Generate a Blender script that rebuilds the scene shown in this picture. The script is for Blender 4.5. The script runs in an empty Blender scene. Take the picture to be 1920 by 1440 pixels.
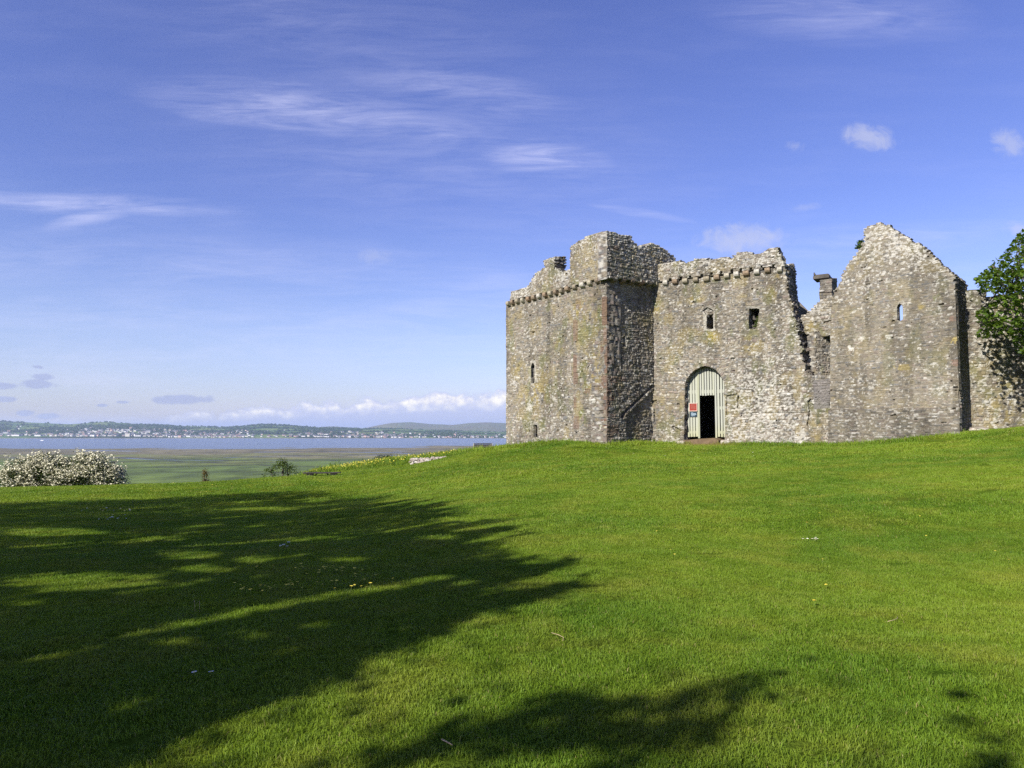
import bpy, bmesh, math, random
import numpy as np
from mathutils import Vector, Matrix

# ------------------------------------------------------------------ camera, world, sun, exposure
S = bpy.context.scene
COL = S.collection
F = 1350.0                                   # focal length in pixels of the 1920 x 1440 photograph
HORIZON = 807.0
PITCH = math.atan((HORIZON - 720.0) / F)
EYE = Vector((0.0, 0.0, 1.6))
cam_data = bpy.data.cameras.new('camera')
cam_data.sensor_width = 36.0
cam_data.lens = 36.0 * F / 1920.0
cam_data.clip_start = 0.05
cam_data.clip_end = 40000.0
cam = bpy.data.objects.new('camera', cam_data)
COL.objects.link(cam)
cam.location = EYE
cam.rotation_euler = (math.pi / 2 + PITCH, 0, 0)
S.camera = cam
S.view_settings.view_transform = 'Standard'
S.view_settings.look = 'None'
S.view_settings.exposure = 0.85
S.view_settings.gamma = 1.0
S.render.resolution_x, S.render.resolution_y = 1024, 768
S.cycles.volume_bounces = 1
S.cycles.max_bounces = 6
S.cycles.diffuse_bounces = 3
S.cycles.transmission_bounces = 3
S.cycles.caustics_reflective = False
S.cycles.caustics_refractive = False
S.cycles.use_denoising = False

SUN_EL = math.radians(33.0)
SUN_H = (-0.669, -0.743)                       # horizontal direction towards the sun (behind the viewer's left shoulder)
sd = bpy.data.lights.new('sun', 'SUN')
sd.energy = 5.0
sd.angle = math.radians(0.5)
sd.color = (1.0, 0.945, 0.85)
sun = bpy.data.objects.new('sun', sd)
COL.objects.link(sun)
ldir = Vector((-SUN_H[0] * math.cos(SUN_EL), -SUN_H[1] * math.cos(SUN_EL), -math.sin(SUN_EL)))
sun.rotation_euler = ldir.to_track_quat('-Z', 'Y').to_euler()
sun.location = (-20, -15, 30)


class NT:
    """small helper that writes node trees"""
    def __init__(s, tree):
        s.t = tree
        s.n = tree.nodes
        s.l = tree.links

    def new(s, kind, **kw):
        n = s.n.new(kind)
        for k, v in kw.items():
            setattr(n, k, v)
        return n

    def put(s, sock, v):
        if v is None:
            return
        if isinstance(v, bpy.types.NodeSocket):
            s.l.new(v, sock)
        else:
            sock.default_value = v

    def m(s, op, a, b=None, c=None, clamp=False):
        n = s.new('ShaderNodeMath', operation=op, use_clamp=clamp)
        s.put(n.inputs[0], a)
        s.put(n.inputs[1], b)
        s.put(n.inputs[2], c)
        return n.outputs[0]

    def step(s, v, lo, hi, a=0.0, b=1.0):
        n = s.new('ShaderNodeMapRange', interpolation_type='SMOOTHSTEP')
        s.put(n.inputs[0], v)
        for i, x in enumerate((lo, hi, a, b)):
            s.put(n.inputs[i + 1], x)
        return n.outputs[0]

    def lin(s, v, lo, hi, a=0.0, b=1.0):
        n = s.new('ShaderNodeMapRange')
        s.put(n.inputs[0], v)
        for i, x in enumerate((lo, hi, a, b)):
            s.put(n.inputs[i + 1], x)
        return n.outputs[0]

    def mix(s, fac, a, b, blend='MIX'):
        n = s.new('ShaderNodeMix', data_type='RGBA', blend_type=blend)
        s.put(n.inputs[0], fac)
        for sock, v in ((n.inputs[6], a), (n.inputs[7], b)):
            s.put(sock, (*v, 1.0) if isinstance(v, tuple) and len(v) == 3 else v)
        return n.outputs[2]

    def noise(s, vec, scale, detail=4.0, rough=0.5, dist=0.0, out=0):
        n = s.new('ShaderNodeTexNoise')
        s.put(n.inputs['Vector'], vec)
        n.inputs['Scale'].default_value = scale
        n.inputs['Detail'].default_value = detail
        n.inputs['Roughness'].default_value = rough
        n.inputs['Distortion'].default_value = dist
        return n.outputs[out]

    def mapping(s, vec, loc=(0, 0, 0), rot=(0, 0, 0), scale=(1, 1, 1), kind='POINT'):
        n = s.new('ShaderNodeMapping', vector_type=kind)
        s.put(n.inputs[0], vec)
        n.inputs['Location'].default_value = loc
        n.inputs['Rotation'].default_value = rot
        n.inputs['Scale'].default_value = scale
        return n.outputs[0]

    def ramp(s, fac, stops, interp='LINEAR'):
        n = s.new('ShaderNodeValToRGB')
        cr = n.color_ramp
        cr.interpolation = interp
        while len(cr.elements) < len(stops):
            cr.elements.new(0.5)
        for e, (p, c) in zip(cr.elements, stops):
            e.position = p
            e.color = (*c, 1.0) if len(c) == 3 else c
        s.put(n.inputs[0], fac)
        return n.outputs[0]


def pix_dir(px, py):
    a = (px - 960.0) / F
    b = (720.0 - py) / F
    return Vector((a, math.cos(PITCH) - b * math.sin(PITCH), math.sin(PITCH) + b * math.cos(PITCH)))


def at(px, py, depth):
    """the world point seen in the photograph at a pixel, at a given distance north"""
    d = pix_dir(px, py)
    return EYE + d * (depth / d.y)


def uv_dir(px, py):
    d = pix_dir(px, py)
    return d.x / d.y, d.z / d.y


# the sky: physical sky, cirrus, small fair-weather clouds and the cumulus bank low over the far hills
world = bpy.data.worlds.new('World')
S.world = world
world.use_nodes = True
W = NT(world.node_tree)
W.n.clear()
SKY_STRENGTH = 0.075
sky = W.new('ShaderNodeTexSky', sky_type='NISHITA')
sky.sun_disc = False
sky.sun_elevation = SUN_EL
sky.sun_rotation = math.atan2(SUN_H[0], SUN_H[1])
sky.altitude = 50.0
sky.air_density = 1.0
sky.dust_density = 0.6
sky.ozone_density = 2.2
geo = W.new('ShaderNodeTexCoord').outputs['Generated']
sep = W.new('ShaderNodeSeparateXYZ')
W.l.new(geo, sep.inputs[0])
yy = W.m('MAXIMUM', W.m('ABSOLUTE', sep.outputs[1]), 0.03)
U = W.m('DIVIDE', sep.outputs[0], yy)
V = W.m('DIVIDE', sep.outputs[2], yy)
uv = W.new('ShaderNodeCombineXYZ')
W.l.new(U, uv.inputs[0])
W.l.new(V, uv.inputs[1])
UV = uv.outputs[0]
zen = W.m('MAXIMUM', sep.outputs[2], 0.0)
tint = W.ramp(zen, [(0.0, (0.98, 0.93, 1.22)), (0.12, (1.02, 0.95, 1.26)), (0.3, (0.84, 0.80, 1.28)), (0.55, (0.82, 0.77, 1.30)), (1.0, (0.6, 0.6, 1.0))])
base = W.mix(1.0, sky.outputs[0], tint, 'MULTIPLY')


def blob(px, py, a, b, rot=0.0, src=None):
    u, v = uv_dir(px, py)
    mp = W.mapping(src or UV, (u, v, 0), (0, 0, math.radians(rot)), (a / F, b / F, 1), 'TEXTURE')
    g = W.new('ShaderNodeTexGradient', gradient_type='SPHERICAL')
    W.l.new(mp, g.inputs[0])
    return g.outputs[1]


def total(socks):
    out = socks[0]
    for k in socks[1:]:
        out = W.m('MAXIMUM', out, k)
    return out


wob = W.noise(UV, 5.0, 3.0, 0.5, out=1)
wv = W.new('ShaderNodeVectorMath', operation='MULTIPLY_ADD')
W.l.new(wob, wv.inputs[0])
wv.inputs[1].default_value = (0.06, 0.016, 0)
W.l.new(UV, wv.inputs[2])
WUV = wv.outputs[0]
CIRRUS = [(600, 192, 290, 40, -7, .85), (900, 160, 220, 40, -10, .6), (500, 208, 140, 18, -9, .9), (1060, 287, 120, 30, -5, .95), (130, 368, 340, 15, -2, .9), (300, 378, 200, 14, -4, .8),
          (225, 396, 90, 15, 13, .8), (780, 225, 260, 40, -11, .6), (830, 260, 480, 150, -9, .30), (650, 40, 520, 110, -12, .22), (430, 490, 620, 50, -2, .42),
          (1620, 15, 240, 50, -3, .45), (1230, 388, 95, 7, -11, .6), (800, 585, 380, 34, 5, .5), (250, 580, 520, 50, 1, .4),
          (600, 640, 700, 45, -1, .45), (930, 525, 220, 40, -4, .4), (1700, 440, 300, 26, 3, .45), (250, 660, 420, 30, 0, .45)]
fib = W.noise(W.mapping(WUV, rot=(0, 0, math.radians(9)), scale=(2.0, 15, 1)), 3.0, 10.0, 0.66, 0.7)
fine = W.noise(W.mapping(WUV, rot=(0, 0, math.radians(13)), scale=(4.0, 52, 1)), 3.0, 8.0, 0.66, 0.3)
soft = W.noise(WUV, 7.0, 5.0, 0.55)
cir = total([W.m('MULTIPLY', W.m('POWER', blob(p, q, a * 1.25, b * 1.5, r, WUV), 0.8), w) for p, q, a, b, r, w in CIRRUS])
cir = W.m('MULTIPLY', cir, W.step(W.m('ADD', W.m('MULTIPLY', fib, 0.7), W.m('MULTIPLY', W.m('ADD', fine, soft), 0.27)), 0.40, 0.92), clamp=True)
veil = W.m('MULTIPLY', W.step(W.noise(W.mapping(WUV, rot=(0, 0, math.radians(4)), scale=(1.5, 9, 1)), 2.5, 7.0, 0.6), 0.42, 0.75), W.step(V, 0.42, 0.02, 0.05, 0.30))
cir_a = W.m('MULTIPLY', W.m('MAXIMUM', cir, veil), 0.72, clamp=True)
K = 1.0 / SKY_STRENGTH


def cc(r, g, b):
    return (r * K, g * K, b * K)


out = W.mix(cir_a, base, cc(0.50, 0.50, 0.66))


def gated(b, n, amt, lo, hi):
    """a cloud with a noisy edge that stays inside its own blob"""
    return W.m('MULTIPLY', W.step(W.m('ADD', b, W.m('MULTIPLY', W.m('SUBTRACT', n, 0.5), amt)), lo, hi), W.step(b, 0.0, 0.35))


PUFFS = [(1632, 258, 72, 36, -8, 1.0), (1490, 273, 28, 17, 0, .5), (1897, 272, 56, 44, -30, .8), (1398, 448, 125, 42, 0, .95), (706, 481, 50, 20, 0, .42),
         (1508, 389, 44, 11, 8, .35), (1910, 428, 50, 20, 0, .8)]
pn = W.noise(UV, 30.0, 9.0, 0.66, 0.6)
puff = total([W.m('MULTIPLY', gated(blob(p, q, a, b, r), pn, 2.3, 0.06, 0.95), w) for p, q, a, b, r, w in PUFFS])
out = W.mix(W.m('MULTIPLY', puff, 0.55), out, cc(0.37, 0.38, 0.47))
# cumulus bank
bn = W.noise(W.mapping(UV, scale=(1, 1.5, 1)), 24.0, 8.0, 0.58, 0.25)
bn2 = W.noise(W.mapping(UV, loc=(3, 1, 0), scale=(1, 1.6, 1)), 30.0, 7.0, 0.6, 0.2)
vt = W.m('ADD', W.lin(U, -0.56, 0.0, 0.016, 0.058), W.m('MULTIPLY', W.m('SUBTRACT', bn, 0.5), 0.055))
vb = W.m('ADD', W.lin(U, -0.56, 0.0, 0.008, 0.034), W.m('MULTIPLY', W.m('SUBTRACT', bn2, 0.5), 0.030))
lowgrey = W.m('MULTIPLY', W.step(W.m('SUBTRACT', vt, V), -0.002, 0.006), W.step(U, -0.62, -0.25))
out = W.mix(W.m('MULTIPLY', lowgrey, 0.75), out, cc(0.31, 0.345, 0.53))
cream = W.m('MULTIPLY', W.step(W.m('SUBTRACT', vt, V), 0.0, 0.011), W.step(W.m('SUBTRACT', V, vb), -0.006, 0.012))
cream = W.m('MULTIPLY', cream, W.m('MULTIPLY', W.step(U, -0.66, -0.28, 0.25, 1.0), W.step(U, 0.25, 0.1)))
cshade = W.noise(UV, 60.0, 6.0, 0.6)
ccol = W.mix(W.step(cshade, 0.35, 0.65), cc(0.45, 0.45, 0.53), cc(0.74, 0.70, 0.60))
out = W.mix(W.m('MULTIPLY', cream, 0.95), out, ccol)
GREYS = [(83, 707, 30, 10, -3), (70, 720, 48, 12, -2), (5, 723, 40, 9, 0), (345, 749, 84, 13, 2), (227, 754, 22, 5, 0), (192, 760, 16, 4, 0), (8, 749, 30, 8, 0),
         (50, 775, 26, 8, 0), (88, 780, 40, 9, 0), (70, 688, 16, 5, -5)]
grey = total([gated(blob(*g), W.m('ADD', W.m('MULTIPLY', bn2, .5), W.m('MULTIPLY', pn, .5)), 2.2, 0.12, 0.55) for g in GREYS])
out = W.mix(W.m('MULTIPLY', grey, 0.7), out, cc(0.22, 0.25, 0.40))
bg = W.new('ShaderNodeBackground')
W.l.new(out, bg.inputs[0])
bg.inputs[1].default_value = SKY_STRENGTH
wo = W.new('ShaderNodeOutputWorld')
W.l.new(bg.outputs[0], wo.inputs[0])

# ------------------------------------------------------------------ helpers


def mat(name):
    m = bpy.data.materials.new(name)
    m.use_nodes = True
    N = NT(m.node_tree)
    p = m.node_tree.nodes['Principled BSDF']
    p.inputs['Roughness'].default_value = 0.85
    p.inputs['Specular IOR Level'].default_value = 0.25
    return m, N, p


def bump(N, p, h, strength, dist):
    b = N.new('ShaderNodeBump')
    b.inputs['Strength'].default_value = strength
    b.inputs['Distance'].default_value = dist
    N.put(b.inputs['Height'], h)
    N.l.new(b.outputs[0], p.inputs['Normal'])


def pos(N):
    return N.new('ShaderNodeNewGeometry').outputs['Position']


def objco(N):
    return N.new('ShaderNodeTexCoord').outputs['Object']


def attr(N, name):
    return N.new('ShaderNodeAttribute', attribute_name=name).outputs['Color']


def mesh_np(name, verts, quads=None, tris=None, cols=None, smooth=False):
    """a mesh from numpy arrays of points, quads and triangles, with an optional colour per point"""
    me = bpy.data.meshes.new(name)
    verts = np.asarray(verts, dtype=np.float32)
    nq = 0 if quads is None else len(quads)
    nt = 0 if tris is None else len(tris)
    loops = []
    starts = []
    if nq:
        loops.append(np.asarray(quads, dtype=np.int32).ravel())
        starts.append(np.arange(nq, dtype=np.int32) * 4)
    if nt:
        loops.append(np.asarray(tris, dtype=np.int32).ravel())
        starts.append(nq * 4 + np.arange(nt, dtype=np.int32) * 3)
    loops = np.concatenate(loops)
    starts = np.concatenate(starts)
    me.vertices.add(len(verts))
    me.vertices.foreach_set('co', verts.ravel())
    me.loops.add(len(loops))
    me.loops.foreach_set('vertex_index', loops)
    me.polygons.add(nq + nt)
    me.polygons.foreach_set('loop_start', starts)
    if isinstance(smooth, np.ndarray):
        me.polygons.foreach_set('use_smooth', smooth)
    else:
        me.polygons.foreach_set('use_smooth', np.full(nq + nt, bool(smooth)))
    me.update(calc_edges=True)
    me.validate()
    if cols is not None:
        ca = me.color_attributes.new('Col', 'FLOAT_COLOR', 'POINT')
        c4 = np.ones((len(verts), 4), dtype=np.float32)
        c4[:, :3] = cols
        ca.data.foreach_set('color', c4.ravel())
    return me


def link(name, me, material=None, parent=None):
    o = bpy.data.objects.new(name, me)
    COL.objects.link(o)
    if material is not None:
        for k in (material if isinstance(material, (list, tuple)) else [material]):
            o.data.materials.append(k)
    if parent is not None:
        o.parent = parent
    return o


def empty(name, loc, rz=0.0):
    o = bpy.data.objects.new(name, None)
    COL.objects.link(o)
    o.location = loc
    o.rotation_euler = (0, 0, rz)
    return o


def tag(o, label=None, cat=None, group=None, kind=None):
    for k, v in (('label', label), ('category', cat), ('group', group), ('kind', kind)):
        if v:
            o[k] = v
    return o


class MB:
    """collects boxes, prisms and tubes and makes them one mesh"""
    def __init__(s):
        s.bm = bmesh.new()

    def box(s, c, size, rot=None, bev=0.0):
        r = bmesh.ops.create_cube(s.bm, size=1.0)
        vs = r['verts']
        M = Matrix.Translation(c) @ (rot.to_4x4() if rot is not None else Matrix()) @ Matrix.Diagonal((*size, 1))
        bmesh.ops.transform(s.bm, matrix=M, verts=vs)
        if bev:
            es = list({e for v in vs for e in v.link_edges})
            bmesh.ops.bevel(s.bm, geom=es, offset=bev, segments=2, affect='EDGES', profile=0.5)
        return s

    def prism(s, poly, y0, y1):
        """polygon of (x, z) pushed from y0 to y1"""
        a = [s.bm.verts.new((x, y0, z)) for x, z in poly]
        b = [s.bm.verts.new((x, y1, z)) for x, z in poly]
        n = len(poly)
        s.bm.faces.new(a)
        s.bm.faces.new(b[::-1])
        for i in range(n):
            s.bm.faces.new((a[i], b[i], b[(i + 1) % n], a[(i + 1) % n]))
        return s

    def tube(s, pts, radii, seg=8):
        pts = [Vector(p) for p in pts]
        rings = []
        for i, p in enumerate(pts):
            d = (pts[min(i + 1, len(pts) - 1)] - pts[max(i - 1, 0)]).normalized()
            q = d.to_track_quat('Z', 'Y')
            rings.append([s.bm.verts.new(p + q @ Vector((math.cos(t) * radii[i], math.sin(t) * radii[i], 0)))
                          for t in [2 * math.pi * k / seg for k in range(seg)]])
        for a, b in zip(rings, rings[1:]):
            for k in range(seg):
                f = s.bm.faces.new((a[k], a[(k + 1) % seg], b[(k + 1) % seg], b[k]))
                f.smooth = True
        s.bm.faces.new(rings[0][::-1])
        s.bm.faces.new(rings[-1])
        return s

    def build(s, name, material, parent=None):
        bmesh.ops.recalc_face_normals(s.bm, faces=s.bm.faces)
        me = bpy.data.meshes.new(name)
        s.bm.to_mesh(me)
        s.bm.free()
        return link(name, me, material, parent)


def hsh(ix, iy, seed):
    h = (ix.astype(np.int64) * 374761393 + iy.astype(np.int64) * 668265263 + seed * 1442695041) & 0x7fffffff
    h = ((h ^ (h >> 13)) * 1274126177) & 0x7fffffff
    h = ((h ^ (h >> 16)) * 2246822519) & 0x7fffffff
    return ((h ^ (h >> 15)) & 0xffffff) / float(0xffffff)


def vnoise(x, y, seed=0):
    x = np.asarray(x, dtype=np.float64)
    y = np.asarray(y, dtype=np.float64)
    ix = np.floor(x)
    iy = np.floor(y)
    fx = x - ix
    fy = y - iy
    fx = fx * fx * (3 - 2 * fx)
    fy = fy * fy * (3 - 2 * fy)
    a = hsh(ix, iy, seed)
    b = hsh(ix + 1, iy, seed)
    c = hsh(ix, iy + 1, seed)
    d = hsh(ix + 1, iy + 1, seed)
    return (a * (1 - fx) + b * fx) * (1 - fy) + (c * (1 - fx) + d * fx) * fy


def fbm(x, y, seed=0, octv=4, gain=0.5):
    t = 0.0
    amp = 1.0
    tot = 0.0
    for k in range(octv):
        t = t + amp * vnoise(x * 2 ** k + 17.3 * k, y * 2 ** k + 9.1 * k, seed + k)
        tot += amp
        amp *= gain
    return t / tot


def sstep(v, lo, hi):
    t = np.clip((v - lo) / (hi - lo), 0, 1)
    return t * t * (3 - 2 * t)


def inpoly(x, y, poly):
    inside = np.zeros(x.shape, dtype=bool)
    n = len(poly)
    for i in range(n):
        x1, y1 = poly[i]
        x2, y2 = poly[(i + 1) % n]
        if y1 == y2:
            continue
        c = ((y1 > y) != (y2 > y)) & (x < (x2 - x1) * (y - y1) / (y2 - y1) + x1)
        inside ^= c
    return inside


def grid_faces(nx, ny):
    i = np.arange(ny - 1)[:, None] * nx + np.arange(nx - 1)[None, :]
    return np.stack([i, i + 1, i + nx + 1, i + nx], -1).reshape(-1, 4)


# ------------------------------------------------------------------ the ground of the castle hill
CP = [(0, 0, 0), (0, 3, 0), (-5, 3, -.05), (5, 3, .06), (0, 8, -.02), (0, -15, -.3), (-25, -15, -.9), (25, -15, .5), (30, 5, 1.0), (-30, 5, -.9),
      (-45, 45, -3.2), (-45, 20, -2.0), (45, 45, 2.6), (45, 20, 2.0), (20, 70, 1.2), (0, 62, .3), (-20, 62, -1.6)]
for px, py, dp in [(0, 912, 38), (230, 905, 38), (480, 897, 38), (570, 891.5, 37), (605, 893.5, 34), (700, 886, 38), (300, 940, 25), (0, 1000, 14), (640, 940, 25),
                   (640, 1000, 14), (960, 1000, 11.6), (960, 925, 18.5), (960, 885, 27), (1000, 862, 32), (1100, 846, 33), (1000, 833, 38), (1060, 829, 36.5),
                   (1138, 832.5, 34.2), (1222, 834, 35.5), (1325, 835, 33.5), (1400, 836.5, 32.5), (1400, 900, 20), (1555, 836, 31), (1680, 828, 29), (1800, 813, 27.5),
                   (1920, 800, 29.5), (1920, 900, 15), (1920, 1100, 8), (1700, 870, 21), (560, 886, 46), (650, 873, 48), (760, 859, 50), (850, 851, 52), (910, 846, 52),
                   (800, 866, 42), (860, 850, 43), (905, 842, 44), (948, 835, 41.5), (1250, 880, 24), (1200, 960, 14.5), (700, 935, 24.5), (720, 900, 31), (830, 890, 30)]:
    q = at(px, py, dp)
    CP.append((q.x, q.y, q.z))
CP = np.array(CP)


def tps_k(r2):
    return np.where(r2 > 1e-9, 0.5 * r2 * np.log(np.maximum(r2, 1e-9)), 0)


def tps_fit(P, lam):
    n = len(P)
    r2 = (P[:, None, 0] - P[None, :, 0]) ** 2 + (P[:, None, 1] - P[None, :, 1]) ** 2
    A = np.zeros((n + 3, n + 3))
    A[:n, :n] = tps_k(r2) + lam * np.eye(n)
    A[:n, n] = A[n, :n] = 1
    A[:n, n + 1] = A[n + 1, :n] = P[:, 0]
    A[:n, n + 2] = A[n + 2, :n] = P[:, 1]
    return np.linalg.solve(A, np.concatenate([P[:, 2], np.zeros(3)]))


CW = tps_fit(CP, 2.0)


def crest(x):
    return 41.0 + 13.0 * sstep(x, -15.5, -9.0) + 26.0 * sstep(x, -2, 8)


def ground_z(x, y):
    x = np.asarray(x, dtype=np.float64)
    y = np.asarray(y, dtype=np.float64)
    xc = np.clip(x, -40, 48)
    yc = np.clip(y, -25, 78)
    z = np.full(xc.shape, CW[-3]) + CW[-2] * xc + CW[-1] * yc
    for (px, py, _), w in zip(CP, CW[:-3]):
        z = z + w * tps_k((xc - px) ** 2 + (yc - py) ** 2)
    z = z + 0.05 * (fbm(x / 2.6, y / 2.6, 5, 3) - 0.5) + 0.10 * (fbm(x / 7.0, y / 7.0, 8, 2) - 0.5) * sstep(y, 4, 12)
    d = y - crest(x)
    z = z - 0.34 * 2.0 * np.log1p(np.exp(np.clip(d / 2.0, -40, 40))) - 0.34 * np.where(d > 80, d - 80, 0)
    return np.maximum(z, -75.0)


def spread(lo, hi, stepw, far_lo, far_hi):
    mid = np.arange(lo, hi + 1e-6, stepw)
    a = lo - np.geomspace(1.0, lo - far_lo, 14)[::-1]
    b = hi + np.geomspace(1.0, far_hi - hi, 22)
    return np.concatenate([a, mid, b])


gx = spread(-42, 48, 0.3, -900, 900)
gy = spread(-24, 78, 0.3, -300, 700)
GX, GY = np.meshgrid(gx, gy)
GZ = ground_z(GX, GY)
_ui = np.arange(-42, 48 + 1e-6, 0.3)
_vi = np.arange(-24, 78 + 1e-6, 0.3)
_G = ground_z(*np.meshgrid(_ui, _vi))


def gza(x, y):
    """height of the ground mesh, read off its own grid"""
    fx = np.clip((np.asarray(x, float) + 42) / 0.3, 0, len(_ui) - 1.001)
    fy = np.clip((np.asarray(y, float) + 24) / 0.3, 0, len(_vi) - 1.001)
    i, j = fx.astype(int), fy.astype(int)
    a, b = fx - i, fy - j
    return (_G[j, i] * (1 - a) + _G[j, i + 1] * a) * (1 - b) + (_G[j + 1, i] * (1 - a) + _G[j + 1, i + 1] * a) * b


def gz(x, y):
    return float(gza(np.array([x]), np.array([y]))[0])


GRASS_TINTS = dict(a=(0.140, 0.212, 0.020), b=(0.074, 0.150, 0.014), c=(0.220, 0.228, 0.036))
DOOR = (9.35, 34.3)                         # ground before the gate, worn by feet


def lawn_colour(N, k=1.0):
    """large soft patches of greener and yellower turf, read at the ground position"""
    P = pos(N)
    n1 = N.noise(N.mapping(P, scale=(1, 1, 0)), 0.22, 3.0, 0.55)
    n2 = N.noise(N.mapping(P, loc=(7, 3, 0), scale=(1, 1, 0)), 0.9, 4.0, 0.6)
    n3 = N.noise(N.mapping(P, loc=(1, 9, 0), scale=(1, 1, 0)), 4.0, 3.0, 0.6)
    t = GRASS_TINTS
    c = N.mix(N.step(n1, 0.35, 0.65), tuple(v * k for v in t['a']), tuple(v * k for v in t['b']))
    c = N.mix(N.m('MULTIPLY', N.step(n2, 0.42, 0.72), 0.55), c, tuple(v * k for v in t['c']))
    c = N.mix(N.m('MULTIPLY', N.step(n3, 0.52, 0.72), 0.5), c, tuple(v * k * 0.6 for v in t['b']))
    d = N.new('ShaderNodeVectorMath', operation='DISTANCE')
    N.put(d.inputs[0], N.mapping(P, scale=(1, 1, 0)))
    d.inputs[1].default_value = (DOOR[0], DOOR[1], 0)
    w = N.m('ADD', d.outputs['Value'], N.m('MULTIPLY', N.m('SUBTRACT', n3, .5), 2.2))
    c = N.mix(N.step(w, 1.9, .7, 0.0, .8), c, (0.19 * k, 0.16 * k, 0.055 * k))
    return c


m_ground, N, p = mat('turf soil')
c = lawn_colour(N, 0.8)
fn = N.noise(pos(N), 30.0, 5.0, 0.65)
N.put(p.inputs['Base Color'], N.mix(1.0, c, N.ramp(fn, [(0.3, (0.45, 0.45, 0.45)), (0.7, (1.25, 1.25, 1.25))]), 'MULTIPLY'))
bump(N, p, fn, 0.9, 0.05)
p.inputs['Roughness'].default_value = 1.0
p.inputs['Specular IOR Level'].default_value = 0.0
ground = link('ground', mesh_np('ground', np.stack([GX, GY, GZ], -1).reshape(-1, 3), grid_faces(len(gx), len(gy)), smooth=True), m_ground)
tag(ground, 'grassy castle hill rising to the walls and falling to the marsh', 'ground', kind='structure')

# ------------------------------------------------------------------ the estuary, the far shore and its hills
SEA = -58.4
ys = np.concatenate([np.geomspace(140, 790, 60), np.linspace(800, 2500, 950), np.geomspace(2510, 6200, 70)])
ts = np.linspace(-1.7, 1.7, 420)
TT, YY = np.meshgrid(ts, ys)
XX = TT * YY
PX = 960 + F * TT
Ysh = 2330 + 500 * sstep(PX, 420, 900) + 500 * (fbm(XX / 700, YY * 0 + 3.3, 3, 3) - 0.5) - 350 * np.exp(-((PX - 740) / 75.0) ** 2)
s_ = np.clip((Ysh - YY) / 1500.0, 0, 1)
near = np.clip((YY - 700) / 500, 0, 1)
bz = SEA + 2.4 * s_ ** 0.85 - np.where(YY > Ysh, np.minimum((YY - Ysh) * 0.002, 3.0), 0)
rip = fbm(XX / 300.0, YY / 150.0, 21, 4) - 0.5
bz = bz + rip * 2.3 * sstep(YY, 1250, 1900) * (1 - sstep(YY, Ysh, Ysh + 500)) + (fbm(XX / 70.0, YY / 40.0, 44, 3) - 0.5) * 0.35
# tidal creeks: winding channels cut into the marsh
creek = np.zeros_like(bz)
for y0, amp, wl, wd, ph, x0, x1 in [(1480, 60, 190, 7, 0.3, -1100, -260), (1330, 40, 120, 5, 1.3, -800, -420), (1660, 90, 240, 8, 2.2, -640, -60), (1180, 26, 90, 4, 0.7, -560, -270),
                                   (1120, 22, 70, 4, 2.9, -700, -520), (1010, 16, 60, 3, 1.9, -520, -300), (1900, 110, 320, 9, 4.0, -700, 60), (1560, 50, 140, 6, 5.0, -1300, -800)]:
    yc = y0 + amp * np.sin(XX / wl + ph) + amp * 0.5 * np.sin(XX / (wl * 0.37) + ph * 3) + 60 * (fbm(XX / 60, XX * 0 + y0, 9, 2) - 0.5)
    win = sstep(XX, x0 - 40, x0 + 20) * (1 - sstep(XX, x1 - 20, x1 + 40))
    creek = np.maximum(creek, win * np.exp(-((YY - yc) / (wd * 3.2)) ** 2))
bz = bz - creek * 1.6
mn = fbm(XX / 160.0, YY / 130.0, 71, 4)
mn2 = fbm(XX / 26.0, YY / 48.0, 72, 3)
green = np.stack([0.072 + 0.03 * mn, 0.108 + 0.03 * mn, 0.020 + 0 * mn], -1)
olive = np.stack([0.112 + 0.03 * mn, 0.124 + 0.03 * mn, 0.036 + 0 * mn], -1)
mud = np.stack([0.108 + 0.06 * mn, 0.098 + 0.045 * mn, 0.052 + 0.03 * mn], -1)
k1 = sstep(YY + (mn - 0.5) * 900, 1150, 1600)[..., None]
k2 = sstep(YY + (mn - 0.5) * 900, 1480, 1950)[..., None]
bc = green * (1 - k1) + olive * k1
bc = bc * (1 - k2) + mud * k2
bc = bc * (0.35 + 1.25 * mn2[..., None]) * (0.8 + 0.4 * fbm(XX / 240.0, YY / 60.0, 75, 3)[..., None])
bc = bc * (1 - creek[..., None]) + np.array([0.025, 0.022, 0.018]) * creek[..., None]
m_bed, N, p = mat('marsh and mud')
N.put(p.inputs['Base Color'], N.mix(1.0, attr(N, 'Col'), N.ramp(N.noise(N.mapping(pos(N), scale=(1, 1, 0)), 0.12, 5, 0.6), [(0.3, (0.75, 0.75, 0.75)), (0.7, (1.2, 1.2, 1.2))]), 'MULTIPLY'))
p.inputs['Roughness'].default_value = 0.8
bump(N, p, N.noise(N.mapping(pos(N), scale=(1, 1, 0)), 0.15, 5, 0.6), 0.8, 0.8)
bed = link('salt_marsh', mesh_np('salt_marsh', np.stack([XX, YY, bz], -1).reshape(-1, 3), grid_faces(len(ts), len(ys)), cols=bc.reshape(-1, 3), smooth=True), m_bed)
tag(bed, 'green salt marsh and brown tidal mud with winding creeks below the hill', 'marsh', kind='structure')

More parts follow.
